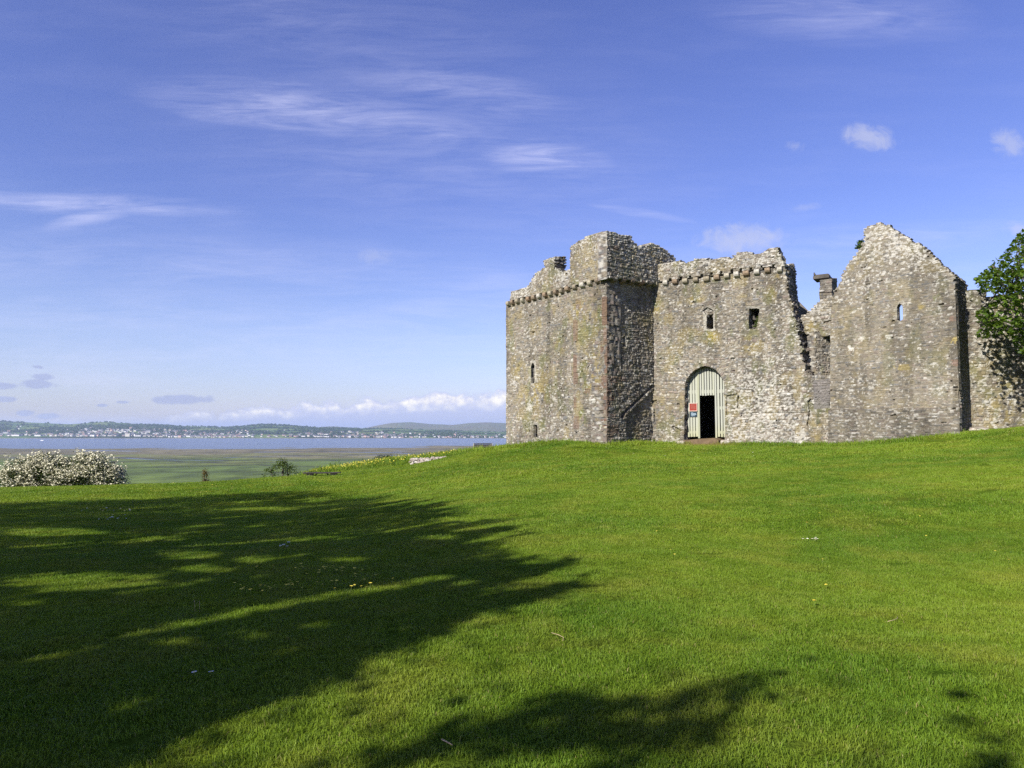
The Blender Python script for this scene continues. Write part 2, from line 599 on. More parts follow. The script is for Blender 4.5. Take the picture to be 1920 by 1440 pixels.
m_water, N, p = mat('estuary water')
N.put(p.inputs['Base Color'], (0.055, 0.070, 0.105, 1))
p.inputs['Roughness'].default_value = 0.22
p.inputs['Specular IOR Level'].default_value = 0.5
wn = N.noise(N.mapping(pos(N), scale=(0.35, 1.0, 0)), 0.10, 6, 0.6)
wn2 = N.noise(N.mapping(pos(N), scale=(0.2, 1.0, 0)), 0.012, 4, 0.55)
bump(N, p, N.m('ADD', N.m('MULTIPLY', wn, N.step(wn2, 0.3, 0.7, 0.5, 1.2)), 0.0), 1.0, 2.6)
wy = np.geomspace(300, 30000, 60)
wt = np.linspace(-2.0, 2.0, 40)
WT, WY = np.meshgrid(wt, wy)
water = link('estuary_water', mesh_np('estuary_water', np.stack([WT * WY, WY, WT * 0 + SEA], -1).reshape(-1, 3), grid_faces(40, 60), smooth=True), m_water)
tag(water, 'blue grey water of the wide tidal estuary', 'water', kind='structure')

R1 = np.array([(-900, 790), (-400, 784), (0, 789), (60, 792), (130, 795.5), (200, 791), (240, 794.5), (290, 796), (350, 799), (430, 801), (470, 797), (500, 794.5), (560, 798), (600, 801),
               (660, 802.5), (720, 803), (780, 805), (870, 808), (950, 810), (1200, 806), (1600, 800), (2400, 790), (3200, 788)], dtype=float)
R2 = np.array([(-900, 803), (300, 803), (560, 804), (620, 799.5), (680, 803), (735, 793), (770, 791.5), (810, 795), (850, 796.5), (880, 793), (920, 791.5), (960, 794), (1100, 790), (1500, 795), (2400, 792), (3200, 794)], dtype=float)
SHORE, RIDGE = 5450.0, 8200.0


def hill_z(x, y):
    px = 960 + F * x / y
    sh = SHORE + 130 * (fbm(x / 500.0, x * 0, 61, 3) - 0.5)
    s = np.clip((y - sh) / (RIDGE - sh), -1, 3)
    top = 1.6 + (807 - np.interp(px, R1[:, 0], R1[:, 1])) / F * RIDGE
    up = np.where(s > 0, np.clip(s, 0, 1) ** 0.72, s * 0.8)
    z = SEA - 0.5 + (top - SEA) * up * np.where(s > 1, np.maximum(0, 1 - (s - 1) * 0.8), 1)
    z = z + (fbm(x / 420.0, y / 420.0, 31, 4) - 0.5) * 26 * np.clip(s * 3, 0, 1) * np.where(s < 0.9, 1, 0.4)
    return z + (fbm(x / 34.0, y / 60.0, 35, 2) - 0.5) * 7 * np.clip(s * 3, 0, 1)


hy = np.linspace(5250, 9300, 200)
ht = np.linspace(-1.5, 1.5, 620)
HT, HY = np.meshgrid(ht, hy)
HX = HT * HY
HZ = hill_z(HX, HY)
# patchwork of fields and woods
cell = 260.0
ci = np.floor(HX / cell + 1.2 * fbm(HX / 700, HY / 700, 51, 2))
cj = np.floor(HY / 190.0 + 1.2 * fbm(HX / 600, HY / 600, 52, 2))
fr = hsh(ci, cj, 77)
fcol = np.stack([0.075 + 0.09 * fr ** 3, 0.125 + 0.07 * fr ** 2, 0.045 + 0.02 * fr], -1)
wood = sstep(fbm(HX / 330.0, HY / 330.0, 53, 4) + 0.10 * (HY < 7000), 0.50, 0.56)[..., None]
fcol = fcol * (1 - wood) + np.array([0.022, 0.042, 0.022]) * wood
beach = (1 - sstep(HZ, SEA + 1.0, SEA + 4.0))[..., None]
fcol = fcol * (1 - beach) + np.array([0.24, 0.21, 0.15]) * beach
m_hill, N, p = mat('far hills')
N.put(p.inputs['Base Color'], N.mix(1.0, attr(N, 'Col'), N.ramp(N.noise(pos(N), 0.03, 5, 0.65), [(0.3, (0.6, 0.6, 0.6)), (0.7, (1.3, 1.3, 1.3))]), 'MULTIPLY'))
p.inputs['Specular IOR Level'].default_value = 0.0
hills = link('hills', mesh_np('hills', np.stack([HX, HY, HZ], -1).reshape(-1, 3), grid_faces(620, 200), cols=fcol.reshape(-1, 3), smooth=True), m_hill)
tag(hills, 'low green hills of fields and woods across the estuary', 'hills', kind='structure')
y2 = np.linspace(10800, 15600, 40)
T2, Y2 = np.meshgrid(np.linspace(-1.5, 1.5, 420), y2)
top2 = 1.6 + (807 - np.interp(960 + F * T2, R2[:, 0], R2[:, 1])) / F * 13500
s2 = 1 - np.abs(Y2 - 13500) / 2700
Z2 = SEA + (top2 - SEA) * np.clip(s2, 0, 1) ** 0.7 + (fbm(T2 * 40, Y2 / 500, 15, 3) - 0.5) * 20 * np.clip(s2, 0, 1)
c2 = np.stack([0.085 + 0.06 * fbm(T2 * 60, Y2 / 700, 16, 3), 0.095 + 0.04 * fbm(T2 * 50, Y2 / 700, 17, 3), 0.05 + 0 * T2], -1)
moor = link('moorland', mesh_np('moorland', np.stack([T2 * Y2, Y2, Z2], -1).reshape(-1, 3), grid_faces(420, 40), cols=c2.reshape(-1, 3), smooth=True), m_hill)
tag(moor, 'blue hazy moorland ridge far behind the green hills', 'hills', kind='structure')

# far woods and hedgerow trees: one mass of low crowns
rng = np.random.default_rng(11)


def blobs(xs, ys_, zs, rx, rz):
    th = np.linspace(0, 2 * np.pi, 7)[:-1]
    n = len(xs)
    j = rng.uniform(0.75, 1.25, (n, 6))
    ring = np.stack([np.cos(th)[None] * rx[:, None] * j + xs[:, None], np.sin(th)[None] * rx[:, None] * j + ys_[:, None], np.broadcast_to((zs - 1)[:, None], (n, 6))], -1)
    ring2 = np.stack([np.cos(th + .5)[None] * rx[:, None] * j * .75 + xs[:, None], np.sin(th + .5)[None] * rx[:, None] * j * .75 + ys_[:, None], np.broadcast_to((zs + rz * .7)[:, None], (n, 6))], -1)
    tip = np.stack([xs, ys_, zs + rz], -1)[:, None]
    v = np.concatenate([ring, ring2, tip], 1).reshape(-1, 3)
    b = (np.arange(n) * 13)[:, None, None]
    k = np.arange(6)
    k1_ = (k + 1) % 6
    q = (np.stack([k, k1_, k1_ + 6, k + 6], -1)[None] + b).reshape(-1, 4)
    t = (np.stack([k + 6, k1_ + 6, k * 0 + 12], -1)[None] + b).reshape(-1, 3)
    return v, q, t


wx, wy_ = [], []
for _ in range(42000):
    t = rng.uniform(-0.95, 0.95)
    y = rng.uniform(5560, 8250)
    wx.append(t * y)
    wy_.append(y)
wx = np.array(wx)
wy_ = np.array(wy_)
keep = fbm(wx / 330.0, wy_ / 330.0, 53, 4) + 0.10 * (wy_ < 7000) + rng.uniform(-.07, .07, len(wx)) > 0.535
wx, wy_ = wx[keep][:9000], wy_[keep][:9000]
v, q, t = blobs(wx, wy_, hill_z(wx, wy_), rng.uniform(7, 17, len(wx)), rng.uniform(8, 15, len(wx)))
m_wood, N, p = mat('far woodland')
N.put(p.inputs['Base Color'], N.ramp(N.noise(pos(N), 0.02, 3, 0.6), [(0.35, (0.018, 0.036, 0.018)), (0.65, (0.045, 0.075, 0.03))]))
p.inputs['Specular IOR Level'].default_value = 0.0
wood_o = link('woodland', mesh_np('woodland', v, q, t), m_wood)
tag(wood_o, 'dark woods and hedgerow trees on the hills across the estuary', 'woodland', kind='stuff')

# the town across the water
TOWN_MATS = []
for nm, c in [('white render', (0.60, 0.59, 0.58)), ('cream render', (0.48, 0.46, 0.40)), ('pinkish brick', (0.48, 0.34, 0.30)), ('slate roof', (0.10, 0.10, 0.12)), ('tile roof', (0.17, 0.12, 0.11))]:
    m, N, p = mat(nm)
    N.put(p.inputs['Base Color'], N.mix(1.0, c, N.ramp(N.noise(objco(N), 0.5, 3, 0.6), [(0.3, (0.85, 0.85, 0.85)), (0.7, (1.08, 1.08, 1.08))]), 'MULTIPLY'))
    TOWN_MATS.append(m)


def house_parts(w, d, h, r, ox=0.0, oy=0.0, oz=0.0, yaw=0.0):
    p_ = np.array([(-w / 2, -d / 2, -6), (w / 2, -d / 2, -6), (w / 2, d / 2, -6), (-w / 2, d / 2, -6), (-w / 2, -d / 2, h), (w / 2, -d / 2, h), (w / 2, d / 2, h), (-w / 2, d / 2, h),
                   (-w / 2, 0, h + r), (w / 2, 0, h + r), (-w / 2 - .6, -d / 2 - .6, h - .2), (w / 2 + .6, -d / 2 - .6, h - .2), (w / 2 + .6, d / 2 + .6, h - .2), (-w / 2 - .6, d / 2 + .6, h - .2),
                   (-w / 2 - .6, 0, h + r + .3), (w / 2 + .6, 0, h + r + .3)])
    c_, s__ = math.cos(yaw), math.sin(yaw)
    return np.stack([p_[:, 0] * c_ - p_[:, 1] * s__ + ox, p_[:, 0] * s__ + p_[:, 1] * c_ + oy, p_[:, 2] + oz], -1)


HQ = np.array([(0, 1, 5, 4), (1, 2, 6, 5), (2, 3, 7, 6), (3, 0, 4, 7), (10, 11, 15, 14), (13, 14, 15, 12)])
HTR = np.array([(4, 7, 8), (5, 9, 6)])


def house_mesh(name, w, d, h, r, wall, roof):
    me = mesh_np(name, house_parts(w, d, h, r), HQ, HTR)
    me.materials.append(TOWN_MATS[wall])
    me.materials.append(TOWN_MATS[roof])
    me.polygons.foreach_set('material_index', np.array([0, 0, 0, 0, 1, 1, 0, 0], dtype=np.int32))
    return me


HM = [house_mesh('house', 13, 9, 6.5, 3.2, 0, 3), house_mesh('house', 18, 10, 7, 3.5, 1, 3), house_mesh('house', 26, 9, 7, 3.2, 0, 3), house_mesh('house', 15, 11, 8, 4, 2, 4),
      house_mesh('house', 34, 11, 7, 3, 0, 3), house_mesh('house', 12, 9, 9, 3, 1, 4)]
random.seed(5)


def town_spot():
    """a place on the far slope where the photograph shows roofs: along the shore, and up the hill behind x = 200-480"""
    while True:
        px = random.uniform(-40, 1010)
        y = SHORE + 95 + random.random() ** 1.7 * 1150
        x = (px - 960) / F * y
        up = (y - SHORE) / 1150
        dens = 0.50 if up < 0.30 else 0.12
        if 150 < px < 470:
            dens = 1.0 if up < 0.75 else 0.5
        if 560 < px < 760:
            dens = 0.8 if up < 0.5 else 0.2
        if 480 < px < 560:
            dens *= 0.5
        dens *= 0.35 + 1.1 * float(vnoise(np.array([x / 120.0]), np.array([y / 110.0]), 88)[0])
        if random.random() < dens:
            return x, y


n_house = 0
extra = []
for k in range(1050):
    x, y = town_spot()
    z = float(hill_z(np.array([x]), np.array([y]))[0])
    yaw = random.gauss(0.15, 0.35)
    px = 960 + F * x / y
    if n_house < 260 and -5 < px < 945:
        o = link('house', random.choice(HM))
        o.location = (x, y, z)
        o.rotation_euler = (0, 0, yaw)
        sc = random.uniform(0.9, 1.5)
        o.scale = (sc, sc, sc)
        tag(o, 'tiny pale house of the far town across the estuary', 'house', 'houses of the town across the estuary')
        n_house += 1
    else:
        extra.append((x, y, z, yaw, random.uniform(10, 24), random.randint(0, 2)))
vv = np.concatenate([house_parts(e[4], 9, 6.5, 3.2, e[0], e[1], e[2], e[3]) for e in extra])
off = (np.arange(len(extra)) * 16)[:, None, None]
me = mesh_np('town_houses', vv, (HQ[None] + off).reshape(-1, 4), (HTR[None] + off).reshape(-1, 3))
for m in TOWN_MATS:
    me.materials.append(m)
ne = len(extra)
mi = np.concatenate([np.stack([np.array([e[5], e[5], e[5], e[5], 3, 3]) for e in extra]).ravel(), np.stack([np.array([e[5], e[5]]) for e in extra]).ravel()]).astype(np.int32)
me.polygons.foreach_set('material_index', mi)
town = link('town_houses', me)
tag(town, 'mass of tiny houses filling the far town across the estuary', 'houses', kind='stuff')

# a few buildings of the far town that stand out
sx, sy = at(240, 817, SHORE + 75).x, SHORE + 75
sz = float(hill_z(np.array([sx]), np.array([sy]))[0])
hall = empty('waterfront_hall', (sx, sy, sz))
tag(hall, 'squat pale flat roofed block alone at the far water edge', 'building')
MB().box((0, 0, 7), (34, 20, 26)).build('wall', TOWN_MATS[1], hall)
MB().box((0, 0, 21.5), (37, 23, 2.6)).build('roof', TOWN_MATS[0], hall)
for px, py, w, h, lab in [(265, 812, 44, 8, 'long white shed on the far shore above the waterfront terrace'), (352, 818.3, 46, 9, 'long low white block ending the far shore terrace'),
                          (30, 817.5, 58, 10, 'wide white works building on the far shore at the left edge'), (253, 817.5, 11, 16, 'tall narrow white block beside the squat far waterfront hall'),
                          (610, 815.5, 52, 12, 'broad white block in the middle of the far right-hand town')]:
    yy_ = SHORE + 95
    for _ in range(60):
        q = at(px, py, yy_)
        if float(hill_z(np.array([q.x]), np.array([yy_]))[0]) + h * .4 > q.z:
            break
        yy_ += 12
    zz = float(hill_z(np.array([q.x]), np.array([yy_]))[0])
    b = empty('far_building', (q.x, yy_, zz))
    tag(b, lab, 'building')
    MB().box((0, 0, h / 2 - 3), (w, 16, h + 6)).build('wall', TOWN_MATS[0], b)
    MB().prism([(-w / 2 - .5, h), (w / 2 + .5, h), (w / 2 - 2, h + 3.4), (-w / 2 + 2, h + 3.4)], -8.5, 8.5).build('roof', TOWN_MATS[3], b)

m_boat, N, p = mat('white boat paint')
N.put(p.inputs['Base Color'], N.mix(N.noise(objco(N), 2.0), (0.80, 0.80, 0.80), (0.72, 0.72, 0.72)))
bq = at(79, 826.5, 4100)
bd = 4100 * (SEA - EYE.z) / (bq.z - EYE.z)
boat = empty('boat', (bq.x / 4100 * bd, bd, SEA), 0.15)
tag(boat, 'small white boat alone on the blue estuary water', 'boat')
MB().prism([(-9, 0.2), (7, 0.2), (11, 3.0), (-10, 2.6)], -2.2, 2.2).build('hull', m_boat, boat)
MB().box((-1, 0, 3.9), (7, 3, 2.4), bev=0.3).build('cabin', m_boat, boat)
MB().tube([(1, 0, 5), (1, 0, 12)], [0.25, 0.12], 6).build('mast', m_boat, boat)

# ------------------------------------------------------------------ the castle
def xy(px, depth):
    return np.array([(px - 960.0) / F * depth / (1.0) * 1.0, depth])


def ground_pt(px, depth):
    """plan position of a vertical edge seen at column px (measured near the ground) at a depth"""
    d = pix_dir(px, 815)
    return np.array([d.x / d.y * depth, depth])


class Plane:
    """a vertical wall plane through two plan points; turns photograph pixels into wall coordinates"""
    def __init__(s, A, B, setback=0.0):
        s.A = np.array(A, float)
        s.B = np.array(B, float)
        s.d = (s.B - s.A) / np.linalg.norm(s.B - s.A)
        s.n = np.array([-s.d[1], s.d[0]])
        s.O = s.A + s.n * setback

    def uz(s, px, py):
        d = pix_dir(px, py)
        M_ = np.array([[d.x, -s.d[0]], [d.y, -s.d[1]]])
        t, u = np.linalg.solve(M_, s.O - np.array([EYE.x, EYE.y]))
        return (u, EYE.z + t * d.z)

    def poly(s, pts):
        return [s.uz(*q) for q in pts]

    @property
    def yaw(s):
        return math.atan2(s.d[1], s.d[0])


CORNER = ground_pt(1138, 34.5)
T_DIR = np.array([-0.142, 0.178]) / np.linalg.norm([0.142, 0.178])
TR_DIR = np.array([0.777, 0.629])


def hit(px, A, D):
    """where the column px meets the plan line A + s D"""
    d = pix_dir(px, 815)
    r = np.array([d.x, d.y])
    M_ = np.array([[r[0], -D[0]], [r[1], -D[1]]])
    t, s = np.linalg.solve(M_, A)
    return A + s * D


T_LEFT = hit(950, CORNER, T_DIR)
T_STEP = hit(1077, CORNER, T_DIR)
T_RIGHT = hit(1222, CORNER, TR_DIR)
G_DIR = np.array([0.838, -0.545])
G_LEFT = T_RIGHT - G_DIR * 0.05
G_RIGHT = hit(1560, G_LEFT, G_DIR)
C_LEFT = ground_pt(1556, 31.2)
C_DIR = np.array([0.66, -0.751])
C_RIGHT = hit(1799, C_LEFT, C_DIR)
CR_DIR = np.array([0.657, 0.754])

PAL = np.array([.93, .965, 1.05]) * np.array([(.160, .140, .110), (.190, .158, .112), (.225, .188, .130), (.190, .152, .120), (.110, .100, .084), (.255, .225, .170), (.155, .148, .132), (.215, .190, .148)])
MORTAR = np.array([.175, .155, .115])
WHITE = np.array([.43, .415, .37])
YELLOW = np.array([.265, .210, .070])
GREEN = np.array([.11, .125, .035])
RED = np.array([.140, .088, .064])
PALE = np.array([.40, .38, .32])


def stone_field(U, Z, seed, ch, sl, warp):
    """coursed rubble: for every point its stone's random number, centre, size and the distance to the joint"""
    r = np.random.default_rng(seed)
    Uw = U + warp * (fbm(U / 0.5, Z / 0.5, seed + 3, 2) - 0.5) * 2 + 0.25 * warp * (vnoise(U / .1, Z / .1, seed + 31) - .5)
    Zw = Z + warp * (fbm(U / 0.6, Z / 0.35, seed + 5, 2) - 0.5) * 1.8 + 0.2 * (fbm(U / 3.0, Z / 3.0, seed + 6, 2) - .5)
    zb = [Z.min() - 1.0]
    while zb[-1] < Z.max() + 1.0:
        zb.append(zb[-1] + ch * r.choice([0.55, 0.8, 1.0, 1.0, 1.25, 1.6]) * r.uniform(.85, 1.15))
    zb = np.array(zb)
    row = np.clip(np.searchsorted(zb, Zw) - 1, 0, len(zb) - 2)
    rid = np.zeros(U.shape)
    rid2 = np.zeros(U.shape)
    cu = np.zeros(U.shape)
    cz = np.zeros(U.shape)
    edge = np.zeros(U.shape)
    for k in np.unique(row):
        msk = row == k
        h = zb[k + 1] - zb[k]
        ub = [U.min() - 1.0 - r.uniform(0, sl)]
        while ub[-1] < U.max() + 1.0:
            ub.append(ub[-1] + sl * r.choice([0.45, 0.7, 1.0, 1.4, 1.9]) * r.uniform(.8, 1.2) * (0.6 + 0.4 * h / ch))
        ub = np.array(ub)
        c = np.clip(np.searchsorted(ub, Uw[msk]) - 1, 0, len(ub) - 2)
        ra = r.uniform(size=len(ub))
        rb = r.uniform(size=len(ub))
        rid[msk] = ra[c]
        rid2[msk] = rb[c]
        cu[msk] = (ub[c] + ub[c + 1]) / 2 + (U - Uw)[msk]
        cz[msk] = (zb[k] + zb[k + 1]) / 2 + (Z - Zw)[msk]
        e1 = np.minimum(Uw[msk] - ub[c], ub[c + 1] - Uw[msk])
        e2 = np.minimum(Zw[msk] - zb[k], zb[k + 1] - Zw[msk])
        edge[msk] = np.minimum(e1, e2)
    return rid, rid2, cu, cz, edge


m_stone, N, p = mat('weathered rubble masonry')
fn = N.noise(objco(N), 9.0, 6.0, 0.65)
fn2 = N.noise(objco(N), 38.0, 4.0, 0.6)
k = N.m('ADD', N.m('MULTIPLY', fn, 0.6), N.m('MULTIPLY', fn2, 0.5))
c = N.mix(1.0, attr(N, 'Col'), N.ramp(k, [(0.35, (0.62, 0.62, 0.62)), (0.75, (1.32, 1.32, 1.32))]), 'MULTIPLY')
N.put(p.inputs['Base Color'], c)
p.inputs['Roughness'].default_value = 0.95
p.inputs['Specular IOR Level'].default_value = 0.1
bump(N, p, k, 0.9, 0.035)

castle = empty('castle', (float(CORNER[0]), float(CORNER[1]), 0.9))
tag(castle, 'ruined grey stone castle with corner tower, arched gateway and gabled chapel block', 'castle')
ROOT = np.array([CORNER[0], CORNER[1], 0.9])


def wall(name, A, B, outline, thick=0.9, res=0.04, proud=0.0, holes=(), cuts=(), paint=(), spots=(), white=0.10, wtop=0.5, seed=1, ch=.16, sl=.30, warp=.06,
         relief=.045, red=(), ring=None, tone=1.0, ragged=True, warm=1.0, rough=.05, parent=None, clip=None, rag=None):
    """One masonry wall as a solid slab. outline, holes, cuts: polygons in photograph pixels on the wall's plane. A stone belongs to the wall when
    its centre lies inside the outline, so broken edges break along the joints."""
    P = Plane(A, B, -proud)
    ch, sl, relief, res = ch * .62, sl * .48, relief * .92, res * .78
    ol = np.array(P.poly(outline))
    u0, z0 = ol.min(0) - 0.25
    u1, z1 = ol.max(0) + 0.25
    nu = int((u1 - u0) / res) + 2
    nz = int((z1 - z0) / res) + 2
    U, Z = np.meshgrid(u0 + np.arange(nu) * res, z0 + np.arange(nz) * res)
    Uc, Zc = U[:-1, :-1] + res / 2, Z[:-1, :-1] + res / 2
    rid, rid2, cu, cz, edge = stone_field(U, Z, seed, ch, sl, warp)
    _, _, ccu, ccz, _ = stone_field(np.append(Uc.ravel(), [U.min(), U.max()]), np.append(Zc.ravel(), [Z.min(), Z.max()]), seed, ch, sl, warp)
    ccu, ccz = ccu[:-2].reshape(Uc.shape), ccz[:-2].reshape(Uc.shape)
    if ring is not None:
        # voussoirs of the gate arch: the stones radiate
        rc, zs, rin, w, n_ = ring
        ang = np.arctan2(Z - zs, U - rc)
        ap = np.array(P.poly(rin))
        ins = np.zeros(U.shape, bool)
        cen = ap.mean(0)
        big = cen + (ap - cen) * (1 + w)
        ins = inpoly(U, Z, [tuple(q) for q in big]) & ~inpoly(U, Z, [tuple(q) for q in ap]) & (Z > zs - 0.1)
        fa = ang / math.pi * n_
        rid = np.where(ins, hsh(np.floor(fa), np.floor(fa) * 0, 5), rid)
        rid2 = np.where(ins, 0.4 + .3 * hsh(np.floor(fa), np.floor(fa) * 0, 6), rid2)
        edge = np.where(ins, np.minimum(fa % 1, 1 - fa % 1) * 0.14, edge)
    keep = inpoly(ccu, ccz, [tuple(q) for q in ol]) if ragged else inpoly(Uc, Zc, [tuple(q) for q in ol])
    if rag is not None:
        # sound edges below this height are straight, the broken ones above follow the joints
        keep = np.where(Zc < P.uz(*rag)[1], inpoly(Uc, Zc, [tuple(q) for q in ol]), keep)
    if clip is not None:
        for v, sgn in zip(clip, (1, -1)):
            if v is not None:
                lim = P.uz(*v)[0] if isinstance(v, tuple) else v
                keep &= (Uc - lim) * sgn > 0
    hp = [P.poly(h) for h in holes]
    for h in hp:
        keep &= ~inpoly(Uc, Zc, h)
    if not keep.any():
        raise RuntimeError('empty wall ' + name)
    # relief
    rd = np.clip(edge / 0.035, 0, 1)
    disp = relief * (np.sqrt(rd) * 0.55 + (rid2 - 0.5) * 0.75 * rd + 0.35 * (fbm(U / .12, Z / .12, seed + 9, 2) - .5)) + 0.05 * (fbm(U / 1.3, Z / 1.3, seed + 12, 3) - .5)
    hole = (hsh(np.floor(cu * 50), np.floor(cz * 50), seed + 40) < 0.006) & (edge > .015)
    disp = np.where(hole, disp - .10, disp)
    for poly_, dep in cuts:
        disp = disp - dep * inpoly(U, Z, P.poly(poly_))
    # colours of stones, joints and lichen
    bright = 0.82 + 0.38 * rid2
    col = PAL[np.minimum((rid * len(PAL)).astype(int), len(PAL) - 1)] * bright[..., None]
    patchy = fbm(U / 1.6, Z / 1.6, seed + 60, 3)
    col = col * (0.80 + 0.42 * patchy)[..., None]
    mo = (1 - sstep(edge, 0.006, 0.022))[..., None]
    col = col * (1 - mo * .75) + MORTAR * mo * .75 * (0.75 + 0.5 * patchy)[..., None]
    streak = sstep(fbm(U / .45, Z / 4.0, seed + 64, 3), .48, .66)
    col = col * (1 - 0.28 * streak)[..., None]
    for poly_, cl, amt in paint:
        ins = inpoly(cu, cz, P.poly(poly_))
        col = np.where(ins[..., None], col * (1 - amt) + np.array(cl) * amt * (0.75 + .5 * rid2)[..., None], col)
    yel = sstep(fbm(U / .55, Z / .8, seed + 70, 4), .56, .72) * 0.30 * warm
    grn = sstep(fbm(U / .5, Z / .9, seed + 75, 4), .60, .76) * 0.35 * warm
    white = white * .5
    wtop = wtop * .62
    wh = np.full(U.shape, white)
    for sx_, sy_, rr, kind, amt in spots:
        uu, zz = P.uz(sx_, sy_)
        u2, _ = P.uz(sx_ + rr, sy_)
        rad = abs(u2 - uu)
        g = np.exp(-(((U - uu) / rad) ** 2 + ((Z - zz) / (rad * 1.05)) ** 2))
        if kind == 'w':
            wh = wh + amt * g * (.6 if amt < 1 else 1)
        elif kind == 'y':
            yel = np.maximum(yel, amt * g * sstep(fbm(U / .22, Z / .25, seed + 81, 3), .38, .6))
        else:
            grn = np.maximum(grn, amt * g * sstep(fbm(U / .18, Z / .25, seed + 82, 3), .35, .6))
    # whiter towards the broken top
    if wtop:
        tops = np.full(nu - 1, -99.0)
        for j in range(nu - 1):
            kk = np.nonzero(keep[:, j])[0]
            if len(kk):
                tops[j] = Z[kk[-1], 0]
        tp = np.append(tops, tops[-1])[None, :]
        wh = wh + wtop * np.exp(-np.maximum(tp - Z, 0) / 0.45)
    yel = yel[..., None]
    grn = grn[..., None]
    col = col * (1 - yel) + YELLOW * yel
    col = col * (1 - grn) + GREEN * grn
    sel = hsh(np.floor(cu * 40), np.floor(cz * 40), seed + 90)
    patch = fbm(U / .085, Z / .07, seed + 91, 3)
    wmask = np.clip(sstep(wh - sel, -0.03, 0.05) * sstep(patch, .33, .50) + sstep(patch + wh * .30, .70, .80) * .8, 0, 1)[..., None]
    col = col * (1 - wmask * .78) + WHITE * wmask * .78 * (0.8 + .35 * rid2)[..., None]
    for poly_, cl, amt in red:
        pp = P.poly(poly_)
        ins = inpoly(U, Z, pp)
        col = np.where(ins[..., None], col * (1 - amt) + np.array(cl) * amt * (0.8 + .4 * fbm(U / .3, Z / .3, seed + 95, 2))[..., None], col)
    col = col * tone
    # solid
    nv = nu * nz
    idx = np.arange(nv).reshape(nz, nu)
    Y = -disp
    q00, q10, q11, q01 = idx[:-1, :-1][keep], idx[:-1, 1:][keep], idx[1:, 1:][keep], idx[1:, :-1][keep]
    front = np.stack([q00, q10, q11, q01], -1)
    pad = np.pad(keep, 1)
    be = []
    up, dn, lf, rt = pad[2:, 1:-1], pad[:-2, 1:-1], pad[1:-1, :-2], pad[1:-1, 2:]
    for nb, a, b in ((dn, idx[:-1, :-1], idx[:-1, 1:]), (rt, idx[:-1, 1:], idx[1:, 1:]), (up, idx[1:, 1:], idx[1:, :-1]), (lf, idx[1:, :-1], idx[:-1, :-1])):
        e = keep & ~nb
        be.append(np.stack([a[e], b[e]], -1))
    be = np.concatenate(be)
    usedf = np.unique(front)
    usedb = np.unique(be)
    rg = np.random.default_rng(seed + 7)
    fl = np.stack([U.ravel(), Y.ravel(), Z.ravel()], -1)
    cf = col.reshape(-1, 3)
    verts = [fl[usedf]]
    vcols = [cf[usedf]]
    mp = np.full(nv, -1)
    mp[usedf] = np.arange(len(usedf))
    quads = [mp[front]]
    nfront = len(front)
    nl = max(2, int(round(thick / 0.14)))
    base_n = len(usedf)
    prev = None
    for L in range(nl + 1):
        w = fl[usedb].copy()
        cl = cf[usedb].copy()
        if L:
            t = L / nl
            w[:, 1] = w[:, 1] * (1 - min(1, t * 2)) + thick * t
            if L < nl:
                # the stones of the broken edge stick out by different amounts, stone by stone
                bx, bzz = np.floor(w[:, 2] / .17), np.floor(w[:, 0] / .17)
                w[:, 0] += rough * 2 * (hsh(bx * 7 + bzz, bx * 0 + L, seed + 11) - .5)
                w[:, 2] += rough * 1.4 * (hsh(bx + bzz * 5, bx * 0 + L, seed + 12) - .5)
            cl = PAL[np.minimum((hsh(np.floor(w[:, 2] / .16), np.floor(w[:, 0] / .2) + L // 2 * 3, seed + 13) * 8).astype(int), 7)] * 0.95
            wm = (hsh(np.floor(w[:, 2] / .1), np.floor(w[:, 0] / .1) + L, seed + 14) < (white + 0.45 * wtop)) [:, None]
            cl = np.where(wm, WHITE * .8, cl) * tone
        cur = np.full(nv, -1)
        cur[usedb] = base_n + np.arange(len(usedb))
        base_n += len(usedb)
        verts.append(w)
        vcols.append(cl)
        if prev is not None:
            a, b = be[:, 0], be[:, 1]
            quads.append(np.stack([prev[b], prev[a], cur[a], cur[b]], -1))
        prev = cur
    # back
    inner = np.setdiff1d(usedf, usedb)
    wb = fl[inner].copy()
    wb[:, 1] = thick
    bm_ = prev.copy()
    bm_[inner] = base_n + np.arange(len(inner))
    verts.append(wb)
    vcols.append(cf[inner])
    quads.append(bm_[front][:, ::-1])
    quads = np.concatenate(quads)
    sm = np.zeros(len(quads), bool)
    me = mesh_np(name, np.concatenate(verts), quads, cols=np.concatenate(vcols), smooth=sm)
    o = link(name, me, m_stone, parent or castle)
    loc = np.array([P.O[0], P.O[1], 0.0]) - ROOT
    o.location = loc
    o.rotation_euler = (0, 0, P.yaw)
    return o, P


